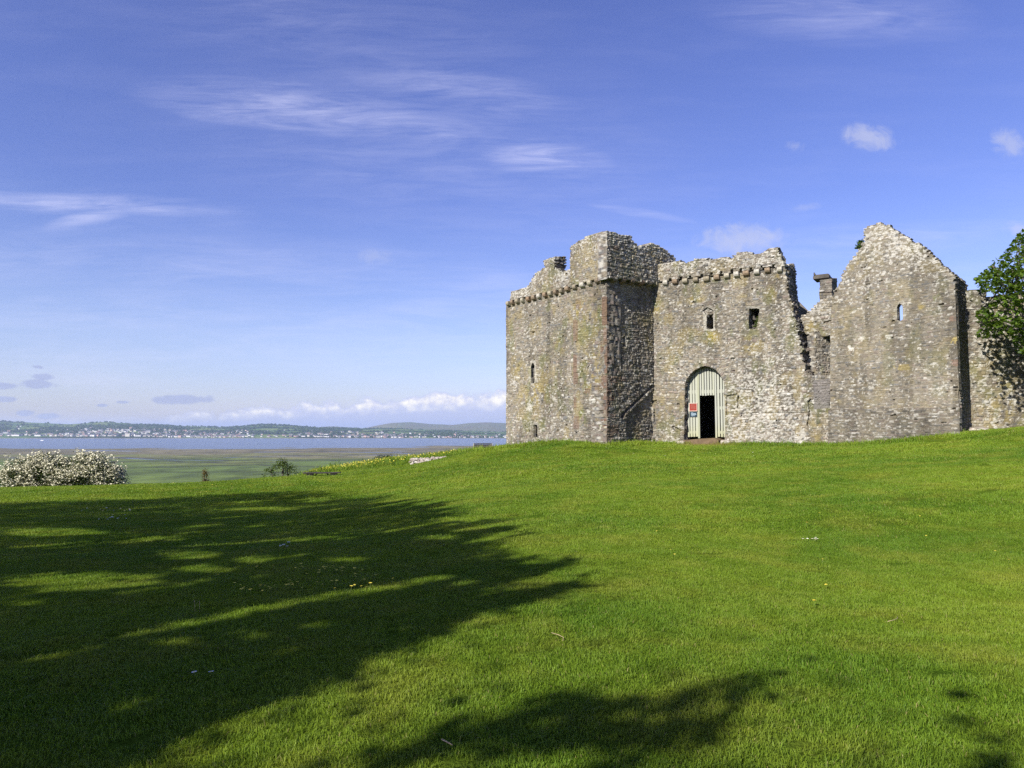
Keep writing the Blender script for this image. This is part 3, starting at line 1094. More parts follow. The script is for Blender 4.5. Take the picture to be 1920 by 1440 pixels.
RED_L = [([(x0, y0), (x1, y0 + 0), (x1, y1), (x0, y1)], RED, a) for x0, x1, y0, y1, a in
         [(1129, 1140, 556, 610, .8), (1132, 1140, 615, 640, .7), (1126, 1140, 650, 664, .75), (1133, 1140, 664, 700, .8), (1128, 1140, 704, 728, .75), (1131, 1140, 738, 800, .85),
          (1127, 1140, 775, 784, .7), (1120, 1140, 640, 646, .5), (1125, 1140, 782, 792, .6)]]
RED_S = [([(x0, y0), (x1, y0), (x1, y1), (x0, y1)], RED, a) for x0, x1, y0, y1, a in
         [(1075, 1084, 600, 640, .55), (1075, 1082, 665, 700, .75), (1075, 1084, 700, 720, .7), (1075, 1081, 745, 765, .6), (1076, 1086, 780, 804, .55), (1096, 1106, 728, 738, .6), (1110, 1124, 722, 732, .35),
          (1080, 1090, 560, 580, .4)]]
RED_R = [([(x0, y0), (x1, y0), (x1, y1), (x0, y1)], np.array(RED) * .8, a) for x0, x1, y0, y1, a in
         [(1136, 1143, 540, 600, .8), (1136, 1147, 600, 622, .7), (1136, 1142, 640, 668, .8), (1136, 1150, 668, 684, .7), (1136, 1156, 706, 718, .65), (1136, 1146, 718, 740, .8), (1136, 1152, 742, 752, .8),
          (1136, 1143, 752, 775, .8), (1136, 1154, 775, 782, .6), (1136, 1160, 797, 812, .6), (1147, 1160, 538, 548, .7), (1136, 1150, 812, 828, .5), (1160, 1172, 706, 716, .6), (1146, 1158, 462, 471, .6)]]


def ngon(cx, cy, rx, ry, n=10):
    return [(cx + rx * math.cos(2 * math.pi * k / n), cy + ry * math.sin(2 * math.pi * k / n)) for k in range(n)]


LANCET_L = [(995.8, 719), (995.8, 686), (997, 682), (998.8, 680), (1000.8, 682), (1001.8, 686), (1001.8, 719)]
TOWER_SPOTS = [(1006, 735, 22, 'y', .7), (982, 745, 16, 'y', .6), (972, 695, 14, 'y', .6), (1012, 715, 26, 'y', .45), (1048, 640, 14, 'g', .5), (1050, 648, 10, 'y', .6), (994, 763, 5, 'w', 1.2), (963, 718, 8, 'w', .8),
               (951, 640, 6, 'w', .5), (951, 760, 6, 'w', .35), (1000, 800, 60, 'w', .12), (1060, 800, 60, 'w', .15), (985, 640, 26, 'w', .18), (1062, 760, 18, 'g', .35), (960, 600, 20, 'y', .35)]
# lower wall of the tower, left of the step
w_tl, P_tl = wall('tower_wall', T_LEFT, CORNER, [(949, 566), (985, 558), (1020, 550), (1055, 541), (1078, 536), (1078, 860), (950, 866)], thick=1.0, res=.036, seed=3, ch=.125, sl=.24,
                  holes=[LANCET_L, [(1001, 797), (1004, 796), (1008, 797), (1008.5, 819), (1001, 819)]],
                  paint=[(ngon(999, 699, 7.5, 26), PALE, .55), ([(998, 792), (1011, 792), (1011, 798), (998, 798)], PALE * .75, .5)], spots=TOWER_SPOTS, white=.09, wtop=0, warm=1.1, relief=.05, ragged=False)
# the shallow projection at the corner
w_tp, P_tp = wall('tower_wall', T_LEFT, CORNER, [(1074.5, 537), (1100, 529), (1138, 519), (1138, 860), (1076, 862)], thick=.95, res=.036, proud=.14, seed=4, ch=.145, sl=.30, red=RED_L + RED_S,
                  spots=[(1085, 580, 14, 'y', .85), (1100, 610, 40, 'y', .4), (1112, 660, 26, 'y', .5), (1112, 715, 16, 'y', .7), (1100, 690, 20, 'w', .2), (1110, 750, 5, 'w', 1.1), (1105, 775, 5, 'w', .9), (1125, 810, 9, 'w', .9),
                         (1090, 775, 6, 'g', .9), (1093, 788, 6, 'g', .9), (1076, 585, 7, 'w', .8), (1134, 624, 7, 'w', .9), (1110, 680, 30, 'y', .3)], white=.08, wtop=0, warm=1.25, relief=.05, ragged=False)
# face of the tower turned away from the sun, with the groove of a lost roof
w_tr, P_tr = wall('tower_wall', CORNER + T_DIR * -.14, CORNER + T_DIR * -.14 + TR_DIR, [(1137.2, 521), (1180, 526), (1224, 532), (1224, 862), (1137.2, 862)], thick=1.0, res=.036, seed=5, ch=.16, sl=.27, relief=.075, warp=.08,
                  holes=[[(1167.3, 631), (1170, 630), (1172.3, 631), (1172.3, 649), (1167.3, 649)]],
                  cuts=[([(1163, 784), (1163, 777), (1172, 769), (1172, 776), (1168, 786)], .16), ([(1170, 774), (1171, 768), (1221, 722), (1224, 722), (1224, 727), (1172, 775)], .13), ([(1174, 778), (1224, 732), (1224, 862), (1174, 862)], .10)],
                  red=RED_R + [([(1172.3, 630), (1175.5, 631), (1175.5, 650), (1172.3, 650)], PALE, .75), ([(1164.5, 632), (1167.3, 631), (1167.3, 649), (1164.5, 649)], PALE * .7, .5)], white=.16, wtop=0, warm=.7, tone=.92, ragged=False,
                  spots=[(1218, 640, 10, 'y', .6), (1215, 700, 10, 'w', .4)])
# parapets
wall('tower_parapet', T_LEFT, CORNER, [(956, 564), (959, 546), (972, 543), (986, 540), (995, 530), (1000, 520), (1006, 511), (1016, 505), (1021, 500), (1020, 487), (1030, 485), (1039, 483), (1040, 500), (1052, 509), (1062, 508), (1072, 505), (1078, 505),
      (1078, 534), (1050, 541), (1010, 551), (975, 560)], thick=.55, res=.034, proud=.16, seed=6, ch=.11, sl=.2, white=.10, wtop=.75, spots=[(980, 550, 24, 'w', .25), (1060, 520, 16, 'w', .4), (1020, 540, 20, 'y', .3)], warm=.9)
Pq = Plane(T_LEFT, CORNER, -.10)
ub, _ = Pq.uz(1040, 500)
Bq = Pq.O + Pq.d * ub
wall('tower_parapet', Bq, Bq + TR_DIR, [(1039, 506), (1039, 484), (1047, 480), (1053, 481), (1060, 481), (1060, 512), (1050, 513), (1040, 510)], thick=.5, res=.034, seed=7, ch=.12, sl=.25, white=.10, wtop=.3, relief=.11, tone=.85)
wall('turret', T_LEFT, CORNER, [(1069.5, 540), (1068, 464), (1074, 460), (1086, 452), (1098, 446), (1112, 440), (1124, 435), (1150, 431), (1150, 516), (1120, 523), (1090, 531)], thick=.6, res=.034, proud=.30, seed=8, ch=.13, sl=.22, rough=.02, clip=((1068.3, 480), (1138.6, 480)),
     white=.07, wtop=.65, spots=[(1110, 485, 40, 'y', .35), (1120, 470, 7, 'y', .9), (1128, 462, 10, 'w', .7), (1134, 480, 7, 'w', .5), (1085, 480, 14, 'w', .1), (1085, 530, 12, 'g', .5)], warm=1.2)
w_tq, P_tq = wall('turret', CORNER + T_DIR * -.30, CORNER + T_DIR * -.30 + TR_DIR, [(1125, 521), (1125, 431), (1150, 436), (1164, 440), (1176, 441), (1184, 443), (1187, 450), (1192, 458), (1200, 462), (1208, 462), (1214, 458), (1222, 456.5), (1232, 459), (1240, 464), (1250, 470),
                  (1256, 476), (1264, 482), (1268, 489), (1270, 520), (1240, 530), (1218, 529), (1180, 524)], thick=.6, res=.034, proud=.16, seed=9, ch=.15, sl=.30, relief=.085, warp=.07, rough=.02, clip=((1137.6, 480), None),
                  cuts=[([(1183.2, 466), (1184.6, 466), (1184.6, 512), (1183.2, 512)], .16)], white=.22, wtop=.7, tone=.95, warm=.8,
                  spots=[(1215, 480, 30, 'w', .45), (1150, 440, 18, 'w', .4), (1225, 466, 12, 'y', .6), (1180, 500, 20, 'g', .4)], red=[([(1148, 461), (1160, 461), (1160, 470), (1148, 470)], RED, .6)])

# gatehouse
ARCH = [(1282.5, 842), (1283.2, 800), (1284, 722), (1287.5, 711), (1294, 701.5), (1302.5, 694), (1312.5, 688.5), (1322, 686), (1332.5, 688.5), (1342.5, 694), (1350, 702), (1356, 712), (1359, 724), (1359.6, 842)]
P_g0 = Plane(G_LEFT, G_RIGHT)
ac = P_g0.uz(1322, 730)
WIN_A = [(1325, 617), (1325, 590), (1337.5, 588), (1337.5, 617)]
WIN_B = [(1404.5, 617), (1404.5, 578.5), (1424, 578.5), (1424, 590), (1418, 617)]
w_g, P_g = wall('gatehouse_wall', G_LEFT, G_RIGHT, [(1219, 534), (1262, 529), (1310, 522), (1360, 516), (1420, 508), (1471, 501), (1474, 520), (1478, 545), (1483, 565), (1489, 590), (1494, 610), (1499, 635), (1504, 660), (1507, 680), (1510, 692),
                (1516, 700), (1530, 703), (1545, 703), (1559, 705), (1559, 866), (1219, 866)], thick=1.0, res=.034, seed=12, ch=.135, sl=.22, warp=.10, relief=.055, holes=[ARCH, WIN_A, WIN_B], rough=.10,
                ring=(ac[0], ac[1], ARCH[2:13], .32, 34),
                cuts=[([(1318, 582), (1326, 576), (1337, 582), (1338, 590), (1324, 590)], .10), ([(1383, 742), (1385, 742), (1385, 765), (1382, 765)], .14), ([(1260, 798), (1271, 802), (1277, 808), (1270, 810), (1262, 805)], .12),
                      ([(1515, 752), (1520, 748), (1519, 775), (1516, 800), (1513, 798), (1517, 770)], .10), ([(1362, 742), (1382, 738), (1382, 770), (1362, 778)], .07), ([(1390, 774.5), (1515, 773), (1515, 774.5), (1390, 776)], .03), ([(1222, 751), (1232, 750), (1231, 755), (1222, 755)], .10)],
                red=[([(1319, 618), (1319, 587), (1325.3, 586), (1325.3, 618)], PALE * .9, .75), ([(1337, 618), (1337, 586), (1340.5, 586), (1340.5, 618)], PALE * .85, .7), ([(1320, 617), (1341, 617), (1341, 620), (1320, 620)], PALE * .85, .6), ([(1402, 579), (1402, 574), (1427, 574), (1427, 579)], PALE * .6, .7),
                     ([(1318, 584), (1325, 575), (1332, 572), (1340, 578), (1342, 586), (1338, 587), (1332, 577), (1324, 587)], PALE * .8, .5), ([(1526, 713), (1559, 709), (1559, 764), (1526, 768)], np.array([.15, .14, .135]), .75)],
                spots=[(1400, 720, 34, 'w', .45), (1420, 780, 70, 'w', .35), (1400, 810, 50, 'w', .5), (1450, 690, 40, 'w', .25), (1455, 800, 40, 'w', .3), (1280, 690, 22, 'w', .35), (1340, 645, 40, 'w', .12), (1480, 620, 40, 'w', .25), (1500, 820, 10, 'w', 1.2), (1255, 815, 18, 'w', .5),
                       (1310, 722, 4, 'w', .1), (1480, 570, 25, 'w', .3), (1465, 760, 45, 'w', .4), (1250, 650, 20, 'w', .35), (1440, 740, 30, 'w', .3),
                       (1335, 632, 14, 'y', 1.), (1305, 560, 16, 'y', .7), (1410, 645, 20, 'y', .6), (1228, 570, 14, 'g', .7), (1232, 580, 12, 'y', .7), (1415, 600, 14, 'g', .6), (1462, 520, 10, 'y', .6), (1265, 675, 10, 'g', .5), (1395, 560, 12, 'y', .4), (1300, 790, 40, 'y', .3), (1530, 790, 14, 'y', .6), (1530, 820, 12, 'y', .5), (1240, 760, 26, 'y', .35), (1450, 720, 14, 'g', .35)],
                white=.15, wtop=0.12, warm=1.0)
w_gp, P_gp = wall('gatehouse_parapet', G_LEFT, G_RIGHT, [(1222, 530), (1224, 500), (1240, 494), (1262, 491), (1275, 489), (1285, 494), (1300, 487), (1320, 485), (1335, 487), (1350, 483), (1362, 481), (1372, 486), (1380, 474), (1395, 472), (1408, 473), (1412, 478), (1425, 475), (1437, 470),
                  (1446, 465), (1453, 464), (1458, 468), (1462, 480), (1467, 492), (1471, 499), (1440, 502), (1390, 509), (1340, 515), (1290, 521), (1250, 527)], thick=.7, res=.034, proud=.07, seed=13, ch=.11, sl=.19, warp=.08, relief=.07, rough=.09, white=.26, wtop=.55, warm=.8,
                  spots=[(1300, 500, 50, 'w', .2), (1450, 480, 26, 'w', .35)],
                  cuts=[([(x, y), (x + 4.2, y - .5), (x + 4.2, y + 3.8), (x, y + 4.3)], .22) for x, y in [(1233, 526), (1255, 522.5), (1275, 519.5), (1292, 517.5), (1314, 514), (1332, 511), (1351, 508.5), (1370, 506), (1387, 504), (1406, 502), (1426, 499), (1448, 496.5)]])
A5 = hit(1471, G_LEFT + np.array([.545, .838]) * .05, G_DIR)
wall('gatehouse_wall', A5, A5 + np.array([.545, .838]), [(1460, 560), (1460, 501), (1478, 497), (1489, 495.5), (1490, 512), (1492, 540), (1497, 575), (1503, 610), (1509, 650), (1509, 700), (1480, 700)], thick=.5, res=.034, seed=14, ch=.16, sl=.3, relief=.12, white=.2, wtop=.3, rough=.05, clip=(0.02, None))

# recessed turret between gatehouse and chapel
A1 = hit(1494, G_LEFT + np.array([.545, .838]) * 1.02, G_DIR)
TD = G_DIR
w_k, P_k = wall('stair_turret', A1, A1 + TD, [(1488, 628), (1528, 622), (1528.5, 760), (1488, 760)], thick=.6, res=.038, seed=15, ch=.13, sl=.22, spots=[(1510, 640, 20, 'y', .6), (1518, 680, 10, 'y', .5)], warm=1.3, white=.12, wtop=0, ragged=False)
A2 = hit(1528, G_LEFT + np.array([.545, .838]) * .50, G_DIR)
wall('stair_turret', A2, A2 + np.array([0.95, 0.31]), [(1528, 622), (1566, 622), (1566, 800), (1528, 800)], thick=.6, res=.038, seed=16, ch=.15, sl=.2, relief=.07, white=.3, wtop=0, ragged=False)
A3 = hit(1500, A1 - np.array([.57, .82]) * .18, TD)
wall('stair_turret', A3, A3 + TD, [(1502, 626), (1501, 596), (1506, 591), (1514, 589), (1519, 582), (1525, 576), (1532, 569), (1539, 563), (1548, 559), (1558, 556), (1572, 552), (1572, 630), (1545, 629), (1520, 627)], thick=.8, res=.036, seed=17, ch=.12, sl=.24, relief=.07, white=.3, wtop=.5, warm=1.2,
     spots=[(1540, 580, 24, 'w', .4), (1518, 612, 14, 'y', .6), (1540, 618, 12, 'g', .5)], cuts=[([(1545, 603), (1560, 600), (1560, 603), (1545, 606)], .08)])

# chapel block with its gable
GABLE = [(1556, 860), (1557, 640), (1559, 562), (1566, 546), (1574, 529), (1583, 510), (1591, 494), (1601, 481), (1610, 471), (1617, 460), (1620, 448), (1622, 428), (1630, 424), (1640, 419.5), (1652, 418), (1664, 422), (1676, 430), (1690, 437), (1702, 444), (1716, 454),
         (1730, 463), (1746, 476), (1760, 490), (1772, 500), (1783, 511), (1790, 519), (1793, 600), (1797, 700), (1800, 860)]
LANCET_R = [(1682.5, 600), (1682.2, 575), (1684.4, 571), (1687.2, 568), (1690.4, 571), (1692.4, 575), (1692.6, 599), (1688, 602)]
w_c, P_c = wall('chapel_wall', C_LEFT, C_RIGHT, GABLE, thick=.28, res=.034, seed=20, ch=.085, sl=.20, warp=.04, relief=.035, holes=[LANCET_R], rag=(1700, 556), rough=.02, white=.075, wtop=.5, warm=.55,
                paint=[(ngon(1687.5, 585, 9, 24), PALE * .65, .55), ([(1612, 630), (1620, 630), (1620, 638), (1612, 638)], WHITE, .9), ([(1662, 628), (1672, 628), (1672, 637), (1662, 637)], WHITE, .8), ([(1648, 629), (1660, 629), (1660, 637), (1648, 637)], RED * .9, .5),
                       ([(1680, 684), (1706, 684), (1706, 694), (1680, 694)], YELLOW * 1.1, .45), ([(1784, 674), (1797, 674), (1797, 687), (1784, 687)], RED * 1.3, .6), ([(1778, 593), (1792, 593), (1792, 602), (1778, 602)], RED * 1.2, .55), ([(1786, 635), (1795, 630), (1795, 642), (1786, 645)], YELLOW * 1.5, .5), ([(1592, 648), (1598, 648), (1598, 657), (1592, 657)], WHITE, .9)],
                spots=[(1655, 435, 40, 'w', .40), (1700, 455, 40, 'w', .5), (1640, 470, 40, 'w', .35), (1720, 475, 36, 'w', .3), (1605, 540, 30, 'w', .25), (1610, 500, 20, 'y', .5), (1760, 500, 30, 'w', .2), (1766, 500, 6, 'g', .9), (1750, 559, 6, 'g', .9), (1760, 551, 5, 'g', .8), (1726, 577, 8, 'y', .8), (1745, 690, 14, 'w', .5), (1760, 730, 14, 'w', .5),
                       (1600, 730, 30, 'w', .25), (1570, 740, 12, 'y', .6), (1640, 510, 40, 'w', .12), (1580, 600, 40, 'y', .25)])
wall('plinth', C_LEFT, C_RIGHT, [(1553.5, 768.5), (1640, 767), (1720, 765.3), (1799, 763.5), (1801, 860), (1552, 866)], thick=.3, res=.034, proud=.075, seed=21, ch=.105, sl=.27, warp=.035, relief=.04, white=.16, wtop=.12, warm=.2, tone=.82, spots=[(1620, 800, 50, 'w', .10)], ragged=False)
B0 = C_RIGHT + C_DIR * .01 + CR_DIR * .10
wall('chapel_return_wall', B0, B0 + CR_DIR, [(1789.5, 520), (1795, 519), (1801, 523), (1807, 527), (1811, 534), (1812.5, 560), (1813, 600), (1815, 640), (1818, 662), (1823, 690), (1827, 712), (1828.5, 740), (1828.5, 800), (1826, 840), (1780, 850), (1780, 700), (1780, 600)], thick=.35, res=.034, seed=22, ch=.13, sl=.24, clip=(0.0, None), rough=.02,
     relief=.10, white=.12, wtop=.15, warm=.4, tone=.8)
E0 = ground_pt(1806, 29.0)
ED = np.array([.93, -.36])
wall('curtain_wall', E0, E0 + ED, [(1800, 546), (1820, 544), (1836, 543), (1846, 545), (1848, 556), (1862, 557), (1878, 552), (1900, 549), (1930, 554), (1975, 550), (2030, 556), (2030, 850), (1800, 850)], thick=.8, res=.038, seed=23, ch=.13, sl=.22, warp=.09, relief=.06, white=.34, wtop=.2, warm=.9,
     spots=[(1850, 660, 50, 'w', .3), (1880, 590, 50, 'w', .25), (1870, 770, 40, 'y', .6), (1890, 720, 30, 'y', .4), (1850, 800, 20, 'y', .5)])

# hidden sides that close the tower and the gatehouse, so that their openings look into the dark
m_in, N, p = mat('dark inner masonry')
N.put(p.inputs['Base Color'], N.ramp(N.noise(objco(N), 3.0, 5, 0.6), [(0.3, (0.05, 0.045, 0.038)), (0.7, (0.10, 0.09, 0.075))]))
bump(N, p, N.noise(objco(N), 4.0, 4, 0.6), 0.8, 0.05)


def poly_prism(name, pts, z0, z1, material, parent):
    bm = bmesh.new()
    a = [bm.verts.new((q[0] - ROOT[0], q[1] - ROOT[1], z0 - ROOT[2])) for q in pts]
    b = [bm.verts.new((q[0] - ROOT[0], q[1] - ROOT[1], z1 - ROOT[2])) for q in pts]
    n = len(pts)
    bm.faces.new(a[::-1])
    bm.faces.new(b)
    for i in range(n):
        bm.faces.new((a[i], a[(i + 1) % n], b[(i + 1) % n], b[i]))
    bmesh.ops.recalc_face_normals(bm, faces=bm.faces)
    me = bpy.data.meshes.new(name)
    bm.to_mesh(me)
    bm.free()
    return link(name, me, material, parent)


nT = -TR_DIR
back = TR_DIR * 6.2
tl0 = T_LEFT + TR_DIR * .5
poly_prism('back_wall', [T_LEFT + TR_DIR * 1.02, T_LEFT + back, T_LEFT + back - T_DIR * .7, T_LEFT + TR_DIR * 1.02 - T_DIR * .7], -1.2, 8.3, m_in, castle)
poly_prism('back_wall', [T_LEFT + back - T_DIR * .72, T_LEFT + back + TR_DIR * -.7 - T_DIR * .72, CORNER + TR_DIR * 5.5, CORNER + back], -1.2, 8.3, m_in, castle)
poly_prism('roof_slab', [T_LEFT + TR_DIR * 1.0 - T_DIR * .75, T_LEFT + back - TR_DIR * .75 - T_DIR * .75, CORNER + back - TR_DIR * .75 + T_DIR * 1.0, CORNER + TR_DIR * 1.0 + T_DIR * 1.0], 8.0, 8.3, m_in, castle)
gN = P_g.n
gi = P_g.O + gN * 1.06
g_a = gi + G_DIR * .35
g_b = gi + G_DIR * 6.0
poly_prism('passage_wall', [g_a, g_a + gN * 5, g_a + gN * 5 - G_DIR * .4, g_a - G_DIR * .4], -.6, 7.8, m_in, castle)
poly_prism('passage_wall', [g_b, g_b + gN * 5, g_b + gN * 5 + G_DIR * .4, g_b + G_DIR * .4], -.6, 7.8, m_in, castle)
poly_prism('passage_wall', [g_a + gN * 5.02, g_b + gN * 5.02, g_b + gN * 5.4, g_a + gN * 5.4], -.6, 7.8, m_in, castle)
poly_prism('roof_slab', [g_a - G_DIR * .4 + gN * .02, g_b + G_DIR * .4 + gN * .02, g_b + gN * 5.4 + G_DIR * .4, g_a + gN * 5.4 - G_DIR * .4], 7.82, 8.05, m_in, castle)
m_earth, N, p = mat('trodden earth')
N.put(p.inputs['Base Color'], N.ramp(N.noise(objco(N), 5.0, 5, 0.65), [(0.3, (0.085, 0.058, 0.034)), (0.7, (0.17, 0.12, 0.07))]))
bump(N, p, N.noise(objco(N), 12.0, 4, 0.6), 0.6, 0.03)
zsill = P_g.uz(1322, 822)[1]
u_l, u_r = P_g.uz(1282, 822)[0], P_g.uz(1361, 822)[0]
th = MB()
th.prism([(u_l - .12, zsill - .9), (u_r - .1, zsill - .9), (u_r - .25, zsill - .08), (u_r - .45, zsill + .03), (u_l + 1.0, zsill - .01), (u_l + .1, zsill - .09)], -.35, 4.8)
t_o = th.build('threshold', m_earth, castle)
t_o.location = np.array([P_g.O[0], P_g.O[1], 0]) - ROOT
t_o.rotation_euler = (0, 0, P_g.yaw)

# corbels that carry the parapets
m_corb, N, p = mat('weathered corbel stone')
oi = N.new('ShaderNodeObjectInfo').outputs['Random']
cb = N.ramp(oi, [(0.0, (0.15, 0.125, 0.09)), (0.35, (0.22, 0.15, 0.095)), (0.6, (0.20, 0.17, 0.12)), (0.82, (0.30, 0.27, 0.2)), (0.95, (0.36, 0.34, 0.29))])
cn = N.noise(objco(N), 14.0, 5, 0.6)
N.put(p.inputs['Base Color'], N.mix(1.0, cb, N.ramp(cn, [(0.3, (0.65, 0.65, 0.65)), (0.7, (1.25, 1.25, 1.25))]), 'MULTIPLY'))
bump(N, p, cn, 0.8, 0.04)
rc = random.Random(3)


def corbel(wo, P, px, py, w=.25, h=.26, proud=.16):
    u, z = P.uz(px, py)
    bm = bmesh.new()
    # a stone bracket with a rounded underside
    prof = [(0.05, h / 2), (-proud - .06, h / 2), (-proud - .08, 0.0), (-proud - .03, -h * .32), (-proud * .45, -h * .5), (0.05, -h * .56)]
    ww = w * rc.uniform(.85, 1.15)
    a = [bm.verts.new((-ww / 2 + rc.uniform(-.012, .012), y, zz + rc.uniform(-.012, .012))) for y, zz in prof]
    b = [bm.verts.new((ww / 2 + rc.uniform(-.012, .012), y, zz + rc.uniform(-.012, .012))) for y, zz in prof]
    bm.faces.new(a)
    bm.faces.new(b[::-1])
    for i in range(len(prof)):
        bm.faces.new((a[i], b[i], b[(i + 1) % len(prof)], a[(i + 1) % len(prof)]))
    bmesh.ops.recalc_face_normals(bm, faces=bm.faces)
    bmesh.ops.bevel(bm, geom=list(bm.edges), offset=.022, segments=2, affect='EDGES', profile=.5)
    me = bpy.data.meshes.new('corbel')
    bm.to_mesh(me)
    bm.free()
    o = link('corbel', me, m_corb, wo)
    o.location = (u, 0, z)
    return o


for px, py in [(956, 569), (964, 566.5), (973, 564.5), (983, 562.5), (994, 560.5), (1004, 557.5), (1014, 555), (1025, 552.5), (1035, 550), (1045, 547.5), (1056, 545), (1067, 541.5)]:
    corbel(w_tl, P_tl, px, py + 1)
for px, py in [(1081, 538.5), (1095, 534.5), (1109, 530.5), (1123, 527)]:
    corbel(w_tp, P_tp, px, py + .5, proud=.15)
for px, py in [(1144, 525), (1161, 527), (1178, 528.5), (1195, 531), (1211, 532.5)]:
    corbel(w_tr, P_tr, px, py, w=.27, h=.28, proud=.28)
for px, py in [(1230, 533), (1249, 531.5), (1267, 529.5), (1286, 528), (1306, 526), (1326, 524.5), (1345, 521.5), (1364, 518.5), (1382, 516), (1400, 514), (1420, 511.5), (1440, 508.5), (1463, 507)]:
    corbel(w_g, P_g, px, py - .5, w=.27, h=.26, proud=.13)

# chimney behind the stair turret, with its projecting cap
ch_c = ground_pt(1557, 38.5)
zc0 = at(1557, 590, 38.5).z
zc1 = at(1557, 523, 38.5).z
zc2 = at(1557, 515, 38.5).z
chim_parts = []
cA = ground_pt(1537, 38.3)
cB = hit(1559.5, cA, TD)
cw, cP = wall('chimney', cA, cA + TD, [(1537, 522), (1559.5, 522), (1559.5, 600), (1537, 600)], thick=.5, res=.036, seed=31, ch=.16, sl=.3, white=.1, wtop=0, warm=.8, ragged=False, cuts=[([(1536, 546), (1561, 546), (1561, 548.5), (1536, 548.5)], -.05)])
cD = cB + np.array([.57, .82]) * .02
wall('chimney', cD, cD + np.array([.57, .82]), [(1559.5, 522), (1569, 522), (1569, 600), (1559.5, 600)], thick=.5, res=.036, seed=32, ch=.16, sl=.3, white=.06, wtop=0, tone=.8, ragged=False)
cap = MB()
wcap = float(np.linalg.norm(cB - cA))
zt = cP.uz(1548, 522)[1]
cap.box((wcap / 2, .42, zt + .09), (wcap + .22, 1.05, .18), bev=.03)
cap.box((wcap / 2, .42, zt + .21), (wcap + .10, .95, .07), bev=.02)
cap.tube([(-.02, 0, zt + .2), (-.06, -.02, zt + .38)], [.07, .03], 6)
cap.tube([(wcap + .02, .6, zt + .2), (wcap - .04, .6, zt + .34)], [.07, .04], 6)
cap_o = cap.build('chimney_cap', m_in, cw)

# small slated roof seen through the gap
m_slate, N, p = mat('grey slates')
br = N.new('ShaderNodeTexBrick')
N.put(br.inputs['Vector'], objco(N))
br.inputs['Scale'].default_value = 4.0
br.inputs['Color1'].default_value = (0.20, 0.18, 0.14, 1)
br.inputs['Color2'].default_value = (0.14, 0.13, 0.11, 1)
br.inputs['Mortar'].default_value = (0.06, 0.055, 0.05, 1)
N.l.new(br.outputs['Color'], p.inputs['Base Color'])
rA, rB, rC, rD = at(1480, 560, 40), at(1496, 563, 40), at(1521, 588, 38.6), at(1480, 588, 38.6)
bm = bmesh.new()
vs = [bm.verts.new(Vector(q) - Vector(ROOT)) for q in (rA, rB, rC, rD)]
f = bm.faces.new(vs)
ex = bmesh.ops.extrude_face_region(bm, geom=[f])
bmesh.ops.translate(bm, vec=(0.1, 0.1, -0.14), verts=[g for g in ex['geom'] if isinstance(g, bmesh.types.BMVert)])
bmesh.ops.recalc_face_normals(bm, faces=bm.faces)
me = bpy.data.meshes.new('slate_roof')
bm.to_mesh(me)
bm.free()
link('slate_roof', me, m_slate, castle)
rb0 = at(1480, 592, 38.7)
rw = MB()
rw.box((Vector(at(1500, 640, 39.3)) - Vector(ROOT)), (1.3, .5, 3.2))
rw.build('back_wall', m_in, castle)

# ------------------------------------------------------------------ gate
m_board, N, p = mat('silvered gate boards')
oc = objco(N)
zg = N.new('ShaderNodeSeparateXYZ')
N.l.new(oc, zg.inputs[0])
gr = N.noise(N.mapping(oc, scale=(30, 30, 1.2)), 2.0, 5, 0.6)
oi = N.new('ShaderNodeObjectInfo').outputs['Random']
bc_ = N.mix(gr, (0.235, 0.245, 0.205), (0.375, 0.385, 0.345))
bc_ = N.mix(N.m('MULTIPLY', N.step(N.m('ADD', zg.outputs[2], N.m('MULTIPLY', gr, .5)), zsill + 1.1, zsill + .1), 0.5), bc_, (0.30, 0.29, 0.10))
bc_ = N.mix(N.m('MULTIPLY', oi, 0.25), bc_, (0.36, 0.37, 0.22))
N.put(p.inputs['Base Color'], bc_)
bump(N, p, gr, 0.4, 0.01)
m_post, N, p = mat('mossy gate posts')
gr = N.noise(N.mapping(objco(N), scale=(30, 30, 1.2)), 2.0, 5, 0.6)
N.put(p.inputs['Base Color'], N.mix(gr, (0.20, 0.21, 0.14), (0.33, 0.34, 0.25)))
SETB = 0.34
P_d = Plane(G_LEFT, G_RIGHT, SETB)
gate = empty('gate', np.array([P_g.O[0], P_g.O[1], 0]) - ROOT, P_g.yaw)
gate.parent = castle
arch_uz = P_g.poly(ARCH)


def arch_top(u):
    """underside of the arch at a place along the wall"""
    best = 0
    for (u0, z0), (u1, z1) in zip(arch_uz, arch_uz[1:]):
        if u0 != u1 and min(u0, u1) <= u <= max(u0, u1):
            best = max(best, z0 + (z1 - z0) * (u - u0) / (u1 - u0))
    return best


GX0, GX1 = arch_uz[3][0], arch_uz[-2][0]


def dz(py):
    return P_d.uz(1322, py)[1]


zb0 = dz(820)


def board(px0, px1, zlo, zhi=None, name='board', y=SETB, t=.03, mtl=None):
    ua, ub_ = P_d.uz(px0, 770)[0], P_d.uz(px1, 770)[0]
    ua, ub_ = max(ua, arch_uz[2][0] + .015), min(ub_, arch_uz[-2][0] - .015)
    if zhi is None:
        ta, tb = arch_top(ua) - .02, arch_top(ub_) - .02
    else:
        ta = tb = zhi
    return MB().prism([(ua, zlo), (ub_, zlo), (ub_, tb), (ua, ta)], y, y + t).build(name, mtl or m_board, gate)


